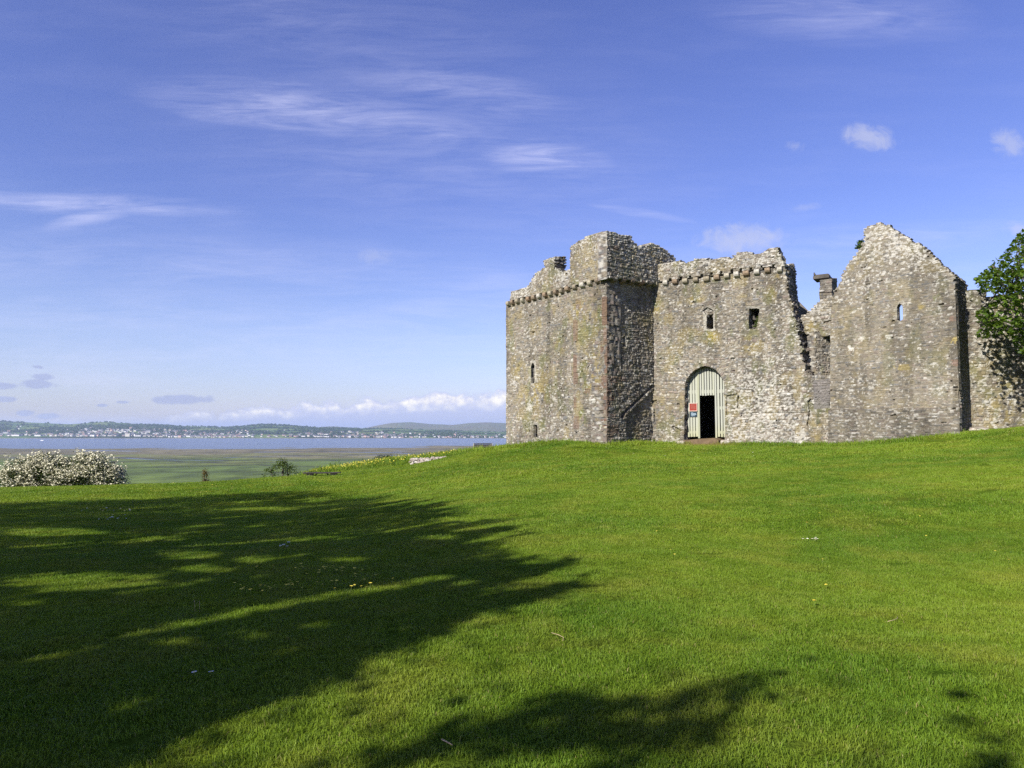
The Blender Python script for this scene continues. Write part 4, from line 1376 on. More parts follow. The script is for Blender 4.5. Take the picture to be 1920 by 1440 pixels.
X8 = lambda v: 1240 + v / 8.0
for a, b in [(372, 391), (397, 421), (432, 464), (473, 503), (513, 546)]:
    board(X8(a), X8(b), zb0 + rc.uniform(0, .04))
for a, b in [(583, 606), (615, 643), (655, 683), (694, 722), (734, 762), (773, 800)]:
    board(X8(a), X8(b), dz(741.5) + rc.uniform(-.01, .01))
for a, b in [(841, 874), (888, 917), (928, 952), (958, 972)]:
    board(X8(a), X8(b), zb0 + rc.uniform(0, .04))
board(X8(549), X8(577), zb0 - .05, name='gate_post', y=SETB - .03, t=.10, mtl=m_post)
board(X8(808), X8(833), zb0 - .05, name='gate_post', y=SETB - .03, t=.10, mtl=m_board)
for y0, y1, xa, xb in [(731, 737.5, 380, 575), (731, 737.5, 578, 806), (731, 737.5, 834, 960), (760, 766, 380, 548), (762.5, 768, 834, 960), (808, 813, 380, 548), (808, 813, 834, 960)]:
    board(X8(xa), X8(xb), dz(y1), dz(y0), name='rail', y=SETB + .035, t=.05)

# notices fixed to the gate
m_red, N, p = mat('red notice')
N.put(p.inputs['Base Color'], N.mix(N.noise(objco(N), 9.0, 3), (0.20, 0.024, 0.018), (0.25, 0.04, 0.028)))
m_pale, N, p = mat('pale sign print')
N.put(p.inputs['Base Color'], N.mix(N.noise(objco(N), 30.0, 3), (0.46, 0.34, 0.28), (0.52, 0.42, 0.36)))
m_pink, N, p = mat('faded sign print')
N.put(p.inputs['Base Color'], N.mix(N.noise(objco(N), 60.0, 3), (0.22, 0.08, 0.06), (0.30, 0.14, 0.105)))
m_navy, N, p = mat('dark blue notice')
N.put(p.inputs['Base Color'], N.mix(N.noise(objco(N), 9.0, 3), (0.018, 0.035, 0.05), (0.03, 0.05, 0.07)))
m_bluep, N, p = mat('blue grey sign print')
N.put(p.inputs['Base Color'], N.mix(N.noise(objco(N), 40.0, 3), (0.22, 0.32, 0.40), (0.42, 0.50, 0.56)))


def notice(px0, py0, px1, py1, name, label, panel, frame, lines):
    (ua, za), (ub_, zb_) = P_d.uz(px0, py1), P_d.uz(px1, py0)
    w, h = ub_ - ua, zb_ - za
    c3 = P_g.O + P_g.d * (ua + w / 2) + P_g.n * (SETB - .045)
    o = empty(name, (float(c3[0]), float(c3[1]), za), P_g.yaw)
    tag(o, label, 'sign')
    MB().box((0, .015, h / 2), (w, .025, h), bev=.004).build('panel', panel, o)
    if frame:
        fb = MB()
        fb.box((0, -.003, h - .014), (w + .02, .035, .028))
        fb.box((0, -.003, .014), (w + .02, .035, .028))
        fb.box((-w / 2 + .004, -.003, h / 2), (.028, .033, h - .058))
        fb.box((w / 2 - .004, -.003, h / 2), (.028, .033, h - .058))
        fb.build('frame', frame, o)
    tx = MB()
    for x0, x1, y0, y1 in lines:
        # worn lettering: rows of separate strokes, unreadable at this distance
        x = x0
        while x < x1:
            wl = min(rc.uniform(.04, .12), x1 - x)
            tx.box(((x + wl / 2 - .5) * w, .0015, (1 - (y0 + y1) / 2) * h), (wl * w * .85, .004, (y1 - y0) * h))
            x += wl + .015
    return o, tx


o, tx = notice(1293.2, 755.5, 1307.6, 771.3, 'notice', 'red notice with pale frame on the left boards of the castle gate', m_red, m_pale,
               [(.22, .80, .14, .20), (.18, .70, .27, .33), (.18, .82, .42, .46), (.18, .80, .50, .54), (.2, .78, .58, .62), (.2, .8, .67, .71), (.46, .56, .82, .92)])
tx.build('lettering', m_pink, o)
o, tx = notice(1294.0, 772.2, 1307.2, 781.6, 'notice', 'small dark blue notice below the red one on the castle gate', m_navy, None,
               [(.2, .5, .10, .18), (.2, .85, .3, .48), (.2, .9, .52, .64), (.2, .7, .74, .84)])
tx.build('lettering', m_bluep, o)

# ------------------------------------------------------------------ plants
def leaf_mat(name, dark, light, trans=0.45):
    m, N, p = mat(name)
    a = attr(N, 'Col')
    sp = N.new('ShaderNodeSeparateColor')
    N.l.new(a, sp.inputs[0])
    c = N.mix(sp.outputs[0], dark, light)
    c = N.mix(N.m('MULTIPLY', N.step(N.noise(pos(N), 0.9, 3, 0.6), .4, .7), .45), c, tuple(v * .6 for v in light))
    N.put(p.inputs['Base Color'], c)
    p.inputs['Roughness'].default_value = 0.55
    p.inputs['Specular IOR Level'].default_value = 0.3
    t = N.new('ShaderNodeBsdfTranslucent')
    N.put(t.inputs[0], N.mix(1.0, c, (1.25, 1.2, 0.5), 'MULTIPLY'))
    mx = N.new('ShaderNodeMixShader')
    mx.inputs[0].default_value = trans
    o = [n for n in N.n if n.type == 'OUTPUT_MATERIAL'][0]
    N.l.new(p.outputs[0], mx.inputs[1])
    N.l.new(t.outputs[0], mx.inputs[2])
    N.l.new(mx.outputs[0], o.inputs[0])
    return m


m_bark, N, p = mat('bark')
bn_ = N.noise(N.mapping(objco(N), scale=(6, 6, 1.2)), 2.0, 6, 0.65)
N.put(p.inputs['Base Color'], N.ramp(bn_, [(0.3, (0.045, 0.038, 0.028)), (0.7, (0.14, 0.125, 0.10))]))
bump(N, p, bn_, 0.9, 0.04)
m_leaf = leaf_mat('broad leaves', (0.040, 0.085, 0.010), (0.12, 0.19, 0.018))
m_bushleaf = leaf_mat('hawthorn leaves', (0.020, 0.036, 0.010), (0.060, 0.085, 0.018), .3)
m_shrubleaf = leaf_mat('young shrub leaves', (0.040, 0.075, 0.014), (0.11, 0.15, 0.025))
m_russet = leaf_mat('russet sapling leaves', (0.10, 0.075, 0.025), (0.17, 0.13, 0.04))
m_blossom, N, p = mat('white blossom')
a = attr(N, 'Col')
N.put(p.inputs['Base Color'], N.mix(1.0, (0.60, 0.575, 0.41), a, 'MULTIPLY'))


def leaves(C, size, seed, flat=.6, up=None):
    """one folded leaf (two triangles) per centre; returns points, triangles and a tint per point"""
    r = np.random.default_rng(seed)
    n = len(C)
    nr = r.normal(size=(n, 3))
    nr[:, 2] = np.abs(nr[:, 2]) + flat * 1.6
    nr /= np.linalg.norm(nr, axis=1)[:, None]
    t = r.normal(size=(n, 3))
    t -= nr * (t * nr).sum(1)[:, None]
    t /= np.linalg.norm(t, axis=1)[:, None]
    b = np.cross(nr, t)
    s = size * r.uniform(.65, 1.25, (n, 1))
    v = np.stack([C - t * s * .5, C + b * s * .42 - nr * s * .12, C + t * s * .55, C - b * s * .42 - nr * s * .12], 1).reshape(-1, 3)
    k = (np.arange(n) * 4)[:, None]
    tr = np.concatenate([k + np.array([[0, 1, 2]]), k + np.array([[0, 2, 3]])])
    col = np.repeat(r.uniform(0, 1, (n, 1)), 4, 0)
    return v, tr, np.concatenate([col, col, col], 1)


def sprays(cent, n_each, rad, rz, seed):
    r = np.random.default_rng(seed)
    o = r.normal(size=(len(cent), n_each, 3)) * np.array([rad, rad, rz])
    return (cent[:, None] + o).reshape(-1, 3)


def limb(mb, a, b, r0, r1, rr, sag=.12):
    a, b = Vector(a), Vector(b)
    L = (b - a).length
    pts, rad = [], []
    for k in range(6):
        t = k / 5
        q = a.lerp(b, t) + Vector((rr.uniform(-1, 1), rr.uniform(-1, 1), rr.uniform(-1, 1))) * L * .035 * (1 if 0 < k < 5 else 0)
        q.z += math.sin(t * math.pi) * L * sag
        pts.append(q)
        rad.append(r0 + (r1 - r0) * t)
    mb.tube(pts, rad, 7)
    return pts


def tree(name, label, base, crown_c, crown_r, n_spray, accept, seed, leaf=.14, per=26, spread_=.45, group=None, trunk_r=.32, material=None, shell=.55):
    rr = random.Random(seed)
    r = np.random.default_rng(seed)
    o = empty(name, base)
    tag(o, label, 'tree', group)
    cc_ = np.array(crown_c)
    P = []
    tot = 0
    while tot < n_spray:
        q = r.normal(size=(4000, 3))
        q /= np.linalg.norm(q, axis=1)[:, None]
        q *= (shell + (1 - shell) * r.uniform(size=(4000, 1))) ** .8
        q = q * np.array(crown_r) * (0.80 + .4 * fbm(q[:, 0] * 2 + 9, q[:, 1] * 2 + q[:, 2] * 2, seed, 2)[:, None])
        w = cc_ + q
        ok = accept(w)
        # clumps: leave hollows between the sprays
        ok &= (fbm(w[:, 0] / 1.5 + w[:, 2] * .6, w[:, 1] / 1.5 - w[:, 2] * .5, seed + 2, 2) + .12 * r.uniform(size=len(w))) > .40
        if not ok.any():
            break
        P.append(w[ok])
        tot += ok.sum()
    P = np.concatenate(P)[:n_spray]
    base = np.array(base)
    tb = MB()
    top = Vector((cc_[0] - base[0], cc_[1] - base[1], cc_[2] - base[2] - crown_r[2] * .15))
    stem = limb(tb, (0, 0, -.4), top, trunk_r, trunk_r * .35, rr, .0)
    order = r.permutation(len(P))[:40]
    for j in order:
        q = Vector(P[j] - base)
        s = stem[min(5, max(1, int(rr.uniform(1.6, 5))))]
        way = np.array([np.array(s.lerp(q, t)) + base for t in (.3, .5, .7, .85, 1.0)])
        if not accept(way).all():
            continue
        pts = limb(tb, s, q, trunk_r * .28, .018, rr, .06)
        d = np.linalg.norm(P - P[j], axis=1)
        for i in np.argsort(d)[3:60:14]:
            limb(tb, pts[rr.randint(2, 4)], Vector(P[i] - base), .035, .008, rr, .05)
    tb.build('trunk', m_bark, o)
    C = sprays(P, per, spread_, spread_ * .38, seed + 1)
    ok = accept(C)
    C = C[ok | (r.uniform(size=len(C)) < (.08 if accept is shade_ok else 0.0))]
    v, t, c = leaves(C - base, leaf, seed + 5)
    link('crown', mesh_np('crown', v, tris=t, cols=c), material or m_leaf, o)
    return o


def to_pix(w):
    d = w - np.array(EYE)
    cp, sp_ = math.cos(PITCH), math.sin(PITCH)
    zc = d[:, 1] * cp + d[:, 2] * sp_
    yc = -d[:, 1] * sp_ + d[:, 2] * cp
    zs_ = np.where(zc > .05, zc, .05)
    return 960 + F * d[:, 0] / zs_, 720 - F * yc / zs_, zc > .05


SHADE = [[(-900, 930), (0, 938), (250, 934), (420, 927), (560, 921), (640, 919), (700, 932), (780, 941), (840, 950), (905, 966), (880, 978), (900, 986), (945, 1000), (960, 1016), (985, 1040), (1000, 1062), (1050, 1085), (1105, 1104), (1040, 1118), (1000, 1132), (985, 1142),
          (900, 1150), (860, 1184), (740, 1215), (690, 1250), (640, 1290), (560, 1310), (460, 1332), (300, 1385), (230, 1450), (-900, 1450)],
         [(700, 1450), (740, 1402), (860, 1352), (1000, 1312), (1080, 1296), (1160, 1325), (1260, 1312), (1330, 1296), (1445, 1298), (1432, 1340), (1380, 1370), (1260, 1398), (1180, 1450)],
         [(1780, 1352), (1860, 1340), (1925, 1318), (1925, 1450), (1850, 1425)]]
GAPS = [(150, 1090, 210, 20), (355, 1042, 75, 11), (390, 1068, 60, 9), (480, 1050, 42, 8), (100, 1000, 110, 9), (470, 1192, 50, 12), (330, 1205, 70, 12), (595, 1170, 46, 12), (160, 1215, 50, 7), (830, 1010, 60, 6), (850, 975, 40, 5), (500, 955, 60, 4),
        (560, 1225, 50, 9), (740, 1180, 50, 6), (270, 1320, 90, 22), (420, 1320, 60, 14), (60, 1130, 60, 6), (650, 1050, 60, 6), (300, 1010, 60, 6), (890, 1095, 40, 6), (1240, 1345, 80, 10), (1010, 1370, 50, 10)]


LT = np.array([ldir.x, ldir.y]) / -ldir.z


def shade_ok(w):
    """whether the shadow of a leaf at w falls where the photograph shows the lawn in shade (or out of its frame)"""
    w = np.asarray(w)
    t = np.full(len(w), 1.0)
    for _ in range(5):
        g = w + np.outer(t, np.array(ldir))
        t = t + (g[:, 2] - gza(g[:, 0], g[:, 1])) / (-ldir.z) * .98
    g = w + np.outer(t, np.array(ldir))
    # boughs end unevenly, so the edge of the shade breaks into long fingers
    L2 = LT / np.linalg.norm(LT)
    al, ac_ = g[:, 0] * L2[0] + g[:, 1] * L2[1], -g[:, 0] * L2[1] + g[:, 1] * L2[0]
    sh = (fbm(ac_ / .42, al / 2.6, 301, 3) - .54) * 4.2 * np.clip(g[:, 1] / 9, .45, 1.6)
    thin = fbm(ac_ / .55 + 40, al / 1.8, 307, 3) > .72
    px, py, _ = to_pix(np.stack([g[:, 0] - L2[0] * sh, g[:, 1] - L2[1] * sh, g[:, 2]], -1))
    qx, qy, fr_ = to_pix(g)
    inframe = fr_ & (qx > -20) & (qx < 1940) & (qy > 800) & (qy < 1460)
    ok = np.zeros(len(w), bool)
    for poly_ in SHADE:
        ok |= inpoly(px, py, poly_)
    for x, y, a, b in GAPS:
        ok &= ((qx - x) / a) ** 2 + ((qy - y) / b) ** 2 > .30 + .9 * fbm(ac_ / .3, al / .9, 311, 2)
    cx, cy, fr2 = to_pix(w)
    seen = fr2 & (cx > -150) & (cx < 2070) & (cy > -150)
    away = ~fr_ | (qx <= -20) | ((qy >= 1460) & ((qx < 1500) | (qx > 1760)))
    ok &= ~thin
    return (ok | (~inframe & away)) & ~seen


def crown_over(gx_, gy_, h):
    return (gx_ - LT[0] * h, gy_ - LT[1] * h, h)


for i, (gx_, gy_, h, rad, npr, lab) in enumerate([(-5.0, 13.5, 9.5, (6.6, 6.6, 4.2), 1900, 'tall spreading tree whose broad shadow covers the middle of the shaded lawn'),
                                                  (-11.5, 20.5, 10.0, (7.0, 6.0, 3.8), 1500, 'leafy tree farthest along the row shading the lawn edge'),
                                                  (1.0, 4.1, 7.5, (6.0, 5.4, 3.2), 1500, 'nearest tree whose thin shadow crosses the bottom of the lawn'),
                                                  (-4.0, 6.5, 8.0, (5.4, 5.4, 3.2), 1200, 'tree between its neighbours shading the dark near corner of the lawn'),
                                                  (-7.0, -.5, 9.5, (6.0, 6.0, 4.0), 1000, 'broad unseen tree added behind the viewer to block sky light'),  # unseen tree added to block sky light and deepen the lawn's shade
                                                  (4.2, 1.2, 9.5, (5.6, 5.2, 3.4), 900, 'leafy unseen tree added behind the viewer to block sky light and shade the near right corner')]):  # also added to block sky light; its crown casts the near right corner shadow
    c3 = crown_over(gx_, gy_, h)
    bx, by = c3[0] - .6, c3[1] - .8
    tree('shade_tree', lab, (bx, by, gz(bx, by)), c3, rad, npr, shade_ok, 40 + i, leaf=.15, per=26, spread_=.42, group='trees beside the viewer that shade the lawn')

SYC = [(1926, 425), (1912, 436), (1897, 455), (1880, 478), (1862, 488), (1850, 503), (1828, 522), (1834, 548), (1856, 545), (1872, 551), (1850, 570), (1832, 582), (1830, 600), (1843, 612), (1829, 628), (1840, 640), (1862, 636), (1880, 628), (1900, 640), (1908, 664), (1930, 668)]


def syc_ok(w):
    px, py, fr_ = to_pix(np.asarray(w))
    return inpoly(px, py, SYC) | ((px >= 1924) & (py > 428 - (px - 1924) * .6) & (py < 672))


sx_, sy_ = ground_pt(1972, 27.0)
tree('sycamore_tree', 'green leafy sycamore reaching over the whitened wall beside the chapel', (sx_, sy_, gz(sx_, sy_)), (sx_ + .1, sy_, 6.6), (4.8, 3.2, 4.8), 640, syc_ok, 71, leaf=.17, per=22, spread_=.34, trunk_r=.26, shell=.45)


def bush(name, label, cat, lobes, n_leaf, leaf, base, seed, material, blossoms=0, stems=7, bl=.085):
    r = np.random.default_rng(seed)
    rr = random.Random(seed)
    o = empty(name, base)
    tag(o, label, cat)
    lob = np.array(lobes)
    wgt = lob[:, 3] * lob[:, 4]
    wgt = wgt / wgt.sum()

    def shellpts(n, lo, hi):
        pick = r.choice(len(lob), n, p=wgt)
        q = r.normal(size=(n, 3))
        q /= np.linalg.norm(q, axis=1)[:, None]
        q[:, 2] = np.where(q[:, 2] < -.35, -q[:, 2], q[:, 2])
        L = lob[pick]
        rad = r.uniform(lo, hi, n) * (0.82 + .4 * fbm(q[:, 0] * 3 + pick, q[:, 1] * 3 + q[:, 2] * 3, seed, 2))
        return np.stack([L[:, 0] + q[:, 0] * L[:, 3] * rad, L[:, 1] + q[:, 1] * L[:, 3] * rad, np.maximum(L[:, 2] + q[:, 2] * L[:, 4] * rad, .02)], -1)

    C = shellpts(n_leaf, .45, 1.05)
    v, t, c = leaves(C, leaf, seed + 3, .4)
    link('foliage', mesh_np('foliage', v, tris=t, cols=c), material, o)
    if blossoms:
        tips = shellpts(blossoms * 2, .78, 1.10)
        tips = tips[(fbm(tips[:, 0] / .42 + 9, tips[:, 2] / .34 + tips[:, 1] / .5, seed + 21, 3) + .10 * r.uniform(size=len(tips))) > .53]
        spr = shellpts(70, 1.0, 1.05)
        dirs = spr - np.array([0, 0, .2])
        tips = np.concatenate([tips] + [spr + np.array([0.05, 0, .26]) * t + dirs * .08 * t for t in (.2, .5, .8)])
        C = sprays(tips, 7, .10, .05, seed + 8)
        C[:, 2] = np.maximum(C[:, 2], .03)
        v, t, c = leaves(C, bl, seed + 4, .5)
        link('blossom', mesh_np('blossom', v, tris=t, cols=.72 + .4 * c), m_blossom, o)
    mb = MB()
    for k in range(stems):
        L = lob[rr.randrange(len(lob))]
        limb(mb, (L[0] * .6, L[1] * .5, -.2), (L[0] + rr.uniform(-.4, .4) * L[3], L[1] + rr.uniform(-.4, .4) * L[3], L[2] + L[4] * rr.uniform(.3, .85)), .05, .012, rr, .05)
    mb.build('stem', m_bark, o)
    return o


hx, hyy = ground_pt(119, 40.5)
hz_ = gz(hx, hyy)
bush('hawthorn_bush', 'wide rounded hawthorn bush covered in white blossom at the lawn edge', 'bush',
     [(-2.1, 0, .45, 1.2, 1.35), (-1.0, .1, .5, 1.15, 1.5), (-.1, 0, .45, 1.1, 1.30), (.9, .1, .5, 1.15, 1.42), (1.75, 0, .5, 1.15, 1.50), (2.55, .1, .4, .95, 1.10), (-2.75, .1, .2, .8, .85)], 15000, .10, (hx, hyy, hz_), 91, m_bushleaf, blossoms=2300, stems=12, bl=.095)
for px, dp, lobes, n, lf, lab, sd_, mt in [
        (387, 39.5, [(0, 0, .35, .22, .62), (.12, 0, .12, .38, .26), (-.05, 0, .6, .12, .40)], 420, .07, 'thin russet sapling standing alone at the lawn edge', 92, m_russet),
        (527, 39.5, [(0, 0, .45, .55, .55), (.5, .1, .35, .45, .45), (-.55, 0, .25, .4, .4), (.1, 0, .75, .35, .4)], 900, .085, 'light green airy shrub at the lawn edge left of the low bench', 93, m_shrubleaf),
        (716, 51.0, [(0, 0, .1, .7, .45), (.5, 0, .15, .6, .45)], 1200, .09, 'dark low bush on top of the flowery bank', 94, m_bushleaf)]:
    bx, by = ground_pt(px, dp)
    bush('shrub', lab, 'shrub', lobes, n, lf, (bx, by, gz(bx, by) - .05), sd_, mt, stems=6)
# plants rooted in the masonry
iv = P_c.uz(1613, 462)
ivp = P_c.O + P_c.d * (iv[0] - .05) + P_c.n * .15
bush('wall_plant', 'small green plant growing from the left slope of the chapel gable', 'plant', [(0, 0, .0, .20, .32), (-.08, 0, -.15, .16, .2), (.02, 0, .2, .14, .22)], 300, .085, (float(ivp[0]), float(ivp[1]), iv[1] - .05), 95, m_leaf, stems=4)
iv = P_g.uz(1418, 612)
ivp = P_g.O + P_g.d * (iv[0] + .02) + P_g.n * .22
bush('wall_plant', 'green plant filling the right square window above the gate', 'plant', [(0, 0, .05, .17, .30), (.06, .05, .25, .14, .30), (-.12, .05, -.02, .10, .14)], 380, .06, (float(ivp[0]), float(ivp[1]), iv[1]), 96, m_shrubleaf, stems=3)
# rubble that blocks the lower part of that window
ru = P_g.uz(1416, 604)
rb_ = MB()
for k in range(26):
    rb_.box((ru[0] + rc.uniform(-.22, .25), .42 + rc.uniform(-.05, .5), ru[1] + rc.uniform(-.34, .32)), (rc.uniform(.14, .28), .22, rc.uniform(.08, .16)), Matrix.Rotation(rc.uniform(-.3, .3), 3, 'Y'), .02)
rb_o = rb_.build('window_rubble', m_in, castle)
rb_o.location = np.array([P_g.O[0], P_g.O[1], 0]) - ROOT
rb_o.rotation_euler = (0, 0, P_g.yaw)

# ------------------------------------------------------------------ benches
m_dark, N, p = mat('dark weathered timber')
gn_ = N.noise(N.mapping(objco(N), scale=(1.5, 25, 25)), 2.0, 5, 0.6)
N.put(p.inputs['Base Color'], N.ramp(gn_, [(0.3, (0.022, 0.019, 0.016)), (0.7, (0.06, 0.052, 0.045))]))
m_grey, N, p = mat('greyed bench timber')
gn_ = N.noise(N.mapping(objco(N), scale=(25, 25, 1.5)), 2.0, 5, 0.6)
N.put(p.inputs['Base Color'], N.ramp(gn_, [(0.3, (0.22, 0.21, 0.18)), (0.7, (0.36, 0.34, 0.30))]))
bx, by = ground_pt(605, 35.0)
b1 = empty('low_bench', (bx, by, gz(bx, by)), .10)
tag(b1, 'low dark backless plank bench on block legs at the lawn edge', 'bench')
zb = at(605, 886.5, 35.0).z - gz(bx, by)
mb = MB()
for k in range(3):
    mb.box((0, -.14 + k * .14, zb), (1.76, .125, .05), bev=.006)
mb.build('seat', m_dark, b1)
for sx in (-1, 1):
    MB().box((sx * .56, 0, zb / 2 - .06), (.30, .30, zb + .06), bev=.01).build('leg', m_dark, b1)
    MB().tube([(sx * .22, 0, zb - .02), (sx * .42, 0, zb - .24)], [.03, .03], 6).build('brace', m_dark, b1)
bx, by = ground_pt(905, 55.0)
zb = at(905, 830.5, 55.0).z - .80
b2 = empty('park_bench', (bx, by, zb), math.pi + .12)
tag(b2, 'dark slatted bench with pale end posts on the brow left of the tower', 'bench')
for k in range(3):
    MB().box((0, .26 - .0 + .02 * k, .50 + k * .115), (1.36, .03, .09), bev=.005).build('back_slat', m_dark, b2)
mb = MB()
for k in range(4):
    mb.box((0, -.18 + k * .12, .43), (1.36, .10, .035), bev=.005)
mb.build('seat', m_dark, b2)
for sx in (-1, 1):
    MB().box((sx * .70, .28, .30), (.06, .07, .98), bev=.008).build('post', m_grey, b2)
    MB().box((sx * .70, -.20, .16), (.06, .07, .70), bev=.008).build('leg', m_grey, b2)
    MB().box((sx * .70, .0, .62), (.06, .52, .05), bev=.008).build('armrest', m_grey, b2)

# ------------------------------------------------------------------ ruined wall in the bank
m_rub, N, p = mat('pale rubble')
rn = N.noise(objco(N), 2.2, 5, 0.6)
N.put(p.inputs['Base Color'], N.ramp(rn, [(0.3, (0.16, 0.13, 0.11)), (0.5, (0.30, 0.26, 0.22)), (0.68, (0.52, 0.50, 0.45))]))
bm = bmesh.new()
rw_c = ground_pt(800, 44.0)
for k in range(150):
    px = rc.uniform(770, 838)
    t = (px - 770) / 68
    py = rc.uniform(859.5 - 3.0 * t, 872.5 - 14.5 * t) + 1.0
    q = at(px, py, 42.0 + rc.uniform(0, .35) + (872 - py) * .035)
    r_ = bmesh.ops.create_icosphere(bm, subdivisions=1, radius=1.0)
    sc = Vector((rc.uniform(.10, .19), rc.uniform(.10, .16), rc.uniform(.05, .095)))
    ro = Matrix.Rotation(rc.uniform(-.4, .4), 3, 'Y') @ Matrix.Rotation(rc.uniform(0, 3), 3, 'Z')
    for v_ in r_['verts']:
        v_.co = Vector((v_.co.x * sc.x, v_.co.y * sc.y, v_.co.z * sc.z)) * rc.uniform(.8, 1.15)
        v_.co = ro @ v_.co + q - Vector((rw_c[0], rw_c[1], 0))
me = bpy.data.meshes.new('ruined_wall')
bm.to_mesh(me)
bm.free()
o = link('ruined_wall', me, m_rub)
o.location = (rw_c[0], rw_c[1], 0)
tag(o, 'low tumbled stone wall set into the flowery bank left of the castle mound', 'wall')

for px, py, r3, lab in [(1360, 832, (.26, .2, .15), 'pale grey stone block lying at the right foot of the gate arch'), (1497, 835, (.24, .17, .15), 'white lichened stone at the wall foot midway between gate and chapel'),
                       (1276, 826, (.22, .16, .12), 'pale broken stone at the left foot of the gate arch'), (1836, 806, (.40, .25, .10), 'flat bare stone lying below the whitened wall at the right edge'),
                       (1375, 837, (.15, .11, .08), 'small dark stone in the grass just right of the gate')]:
    bm = bmesh.new()
    bmesh.ops.create_icosphere(bm, subdivisions=3, radius=1.0)
    for v_ in bm.verts:
        n_ = fbm(np.array([v_.co.x * 1.4 + px]), np.array([v_.co.y * 1.4 + v_.co.z * 1.1]), 400, 3)[0]
        k_ = (.72 + .5 * n_) / max(abs(v_.co.x), abs(v_.co.y), abs(v_.co.z), .72) * .9
        v_.co = Vector((v_.co.x * r3[0], v_.co.y * r3[1], v_.co.z * r3[2])) * k_
    me = bpy.data.meshes.new('stone')
    bm.to_mesh(me)
    bm.free()
    o = link('stone', me, m_rub if 'dark' not in lab else m_in)
    q = at(px, py, 34)
    PL = P_c if px > 1700 else P_g
    u_, _z = Plane(PL.A, PL.B, -.42).uz(px, py) if px < 1700 else Plane(E0, E0 + ED, -.5).uz(px, py)
    w_ = (Plane(PL.A, PL.B, -.42) if px < 1700 else Plane(E0, E0 + ED, -.5))
    c_ = w_.O + w_.d * u_
    o.location = (float(c_[0]), float(c_[1]), gz(float(c_[0]), float(c_[1])) + r3[2] * .45)
    o.rotation_euler = (.1, .05, P_g.yaw + rc.uniform(-.3, .3))
    tag(o, lab, 'stone')

# ------------------------------------------------------------------ grass
m_grass, N, p = mat('grass blades')
a = attr(N, 'Col')
sp = N.new('ShaderNodeSeparateColor')
N.l.new(a, sp.inputs[0])
c = lawn_colour(N, 1.25)
c = N.mix(N.m('MULTIPLY', sp.outputs[0], .5), c, (0.19, 0.25, 0.014))
c = N.mix(N.step(sp.outputs[1], .975, .99), c, (0.30, 0.27, 0.10))
N.put(p.inputs['Base Color'], c)
p.inputs['Roughness'].default_value = 0.5
p.inputs['Specular IOR Level'].default_value = 0.18
t_ = N.new('ShaderNodeBsdfTranslucent')
N.put(t_.inputs[0], N.mix(1.0, c, (1.3, 1.25, 0.6), 'MULTIPLY'))
mx = N.new('ShaderNodeMixShader')
mx.inputs[0].default_value = .35
out_ = [n for n in N.n if n.type == 'OUTPUT_MATERIAL'][0]
N.l.new(p.outputs[0], mx.inputs[1])
N.l.new(t_.outputs[0], mx.inputs[2])
N.l.new(mx.outputs[0], out_.inputs[0])
tufts = bpy.data.collections.new('grass_tufts')


def tuft(name, size, n, w, h, seed, tall=0.04):
    r = np.random.default_rng(seed)
    x = r.uniform(-size / 2, size / 2, n)
    y = r.uniform(-size / 2, size / 2, n)
    cl = fbm(x / .09 + 50, y / .09, seed, 2)
    hh = h * (0.45 + .9 * cl) * r.uniform(.6, 1.25, n)
    hh = np.where(r.uniform(size=n) < tall, hh * 1.7, hh)
    az = r.uniform(0, 2 * np.pi, n)
    lean = np.abs(r.normal(0, .75, n)) + .2
    la = r.uniform(0, 2 * np.pi, n) * .6 + fbm(x / .3, y / .3, seed + 5, 2) * 8
    dx, dy = np.cos(az) * w / 2, np.sin(az) * w / 2
    lx, ly = np.cos(la) * lean * hh, np.sin(la) * lean * hh
    z0 = np.full(n, -.012)
    A = np.stack([x - dx, y - dy, z0], -1)
    B = np.stack([x + dx, y + dy, z0], -1)
    C_ = np.stack([x + dx * .8 + lx * .4, y + dy * .8 + ly * .4, hh * .62], -1)
    D = np.stack([x - dx * .8 + lx * .4, y - dy * .8 + ly * .4, hh * .62], -1)
    E_ = np.stack([x + lx, y + ly, hh * (1 - .25 * lean)], -1)
    v = np.stack([A, B, C_, D, E_], 1).reshape(-1, 3)
    k = np.arange(n)[:, None] * 5
    q = k + np.array([[0, 1, 2, 3]])
    t = k + np.array([[3, 2, 4]])
    col = np.repeat(np.stack([r.uniform(size=n) ** 1.4, r.uniform(size=n), np.zeros(n)], -1), 5, 0)
    me = mesh_np(name, v, q, t, cols=col)
    me.materials.append(m_grass)
    o = bpy.data.objects.new(name, me)
    tufts.objects.link(o)


for k in range(3):
    tuft('tuft_a%d' % k, .70, 3000, .0042, .030, 100 + k)
for k in range(3):
    tuft('tuft_b%d' % k, 1.5, 4200, .0080, .034, 110 + k, .04)
for k in range(2):
    tuft('tuft_c%d' % k, 3.0, 4600, .017, .046, 120 + k, .05)
tuft('tuft_d0', 1.6, 500, .016, .15, 130, .2)
pts, rots, idx, scl = [], [], [], []


def put_tuft(x, y, kind, s=1.0):
    z = gz(x, y)
    e = .35
    n = Vector((gz(x - e, y) - gz(x + e, y), gz(x, y - e) - gz(x, y + e), 2 * e)).normalized()
    q = n.to_track_quat('Z', 'Y') @ Matrix.Rotation(rc.uniform(0, 6.283), 3, 'Z').to_quaternion()
    pts.append((x, y, z))
    rots.append(tuple(q.to_euler()))
    idx.append(kind)
    scl.append(s)


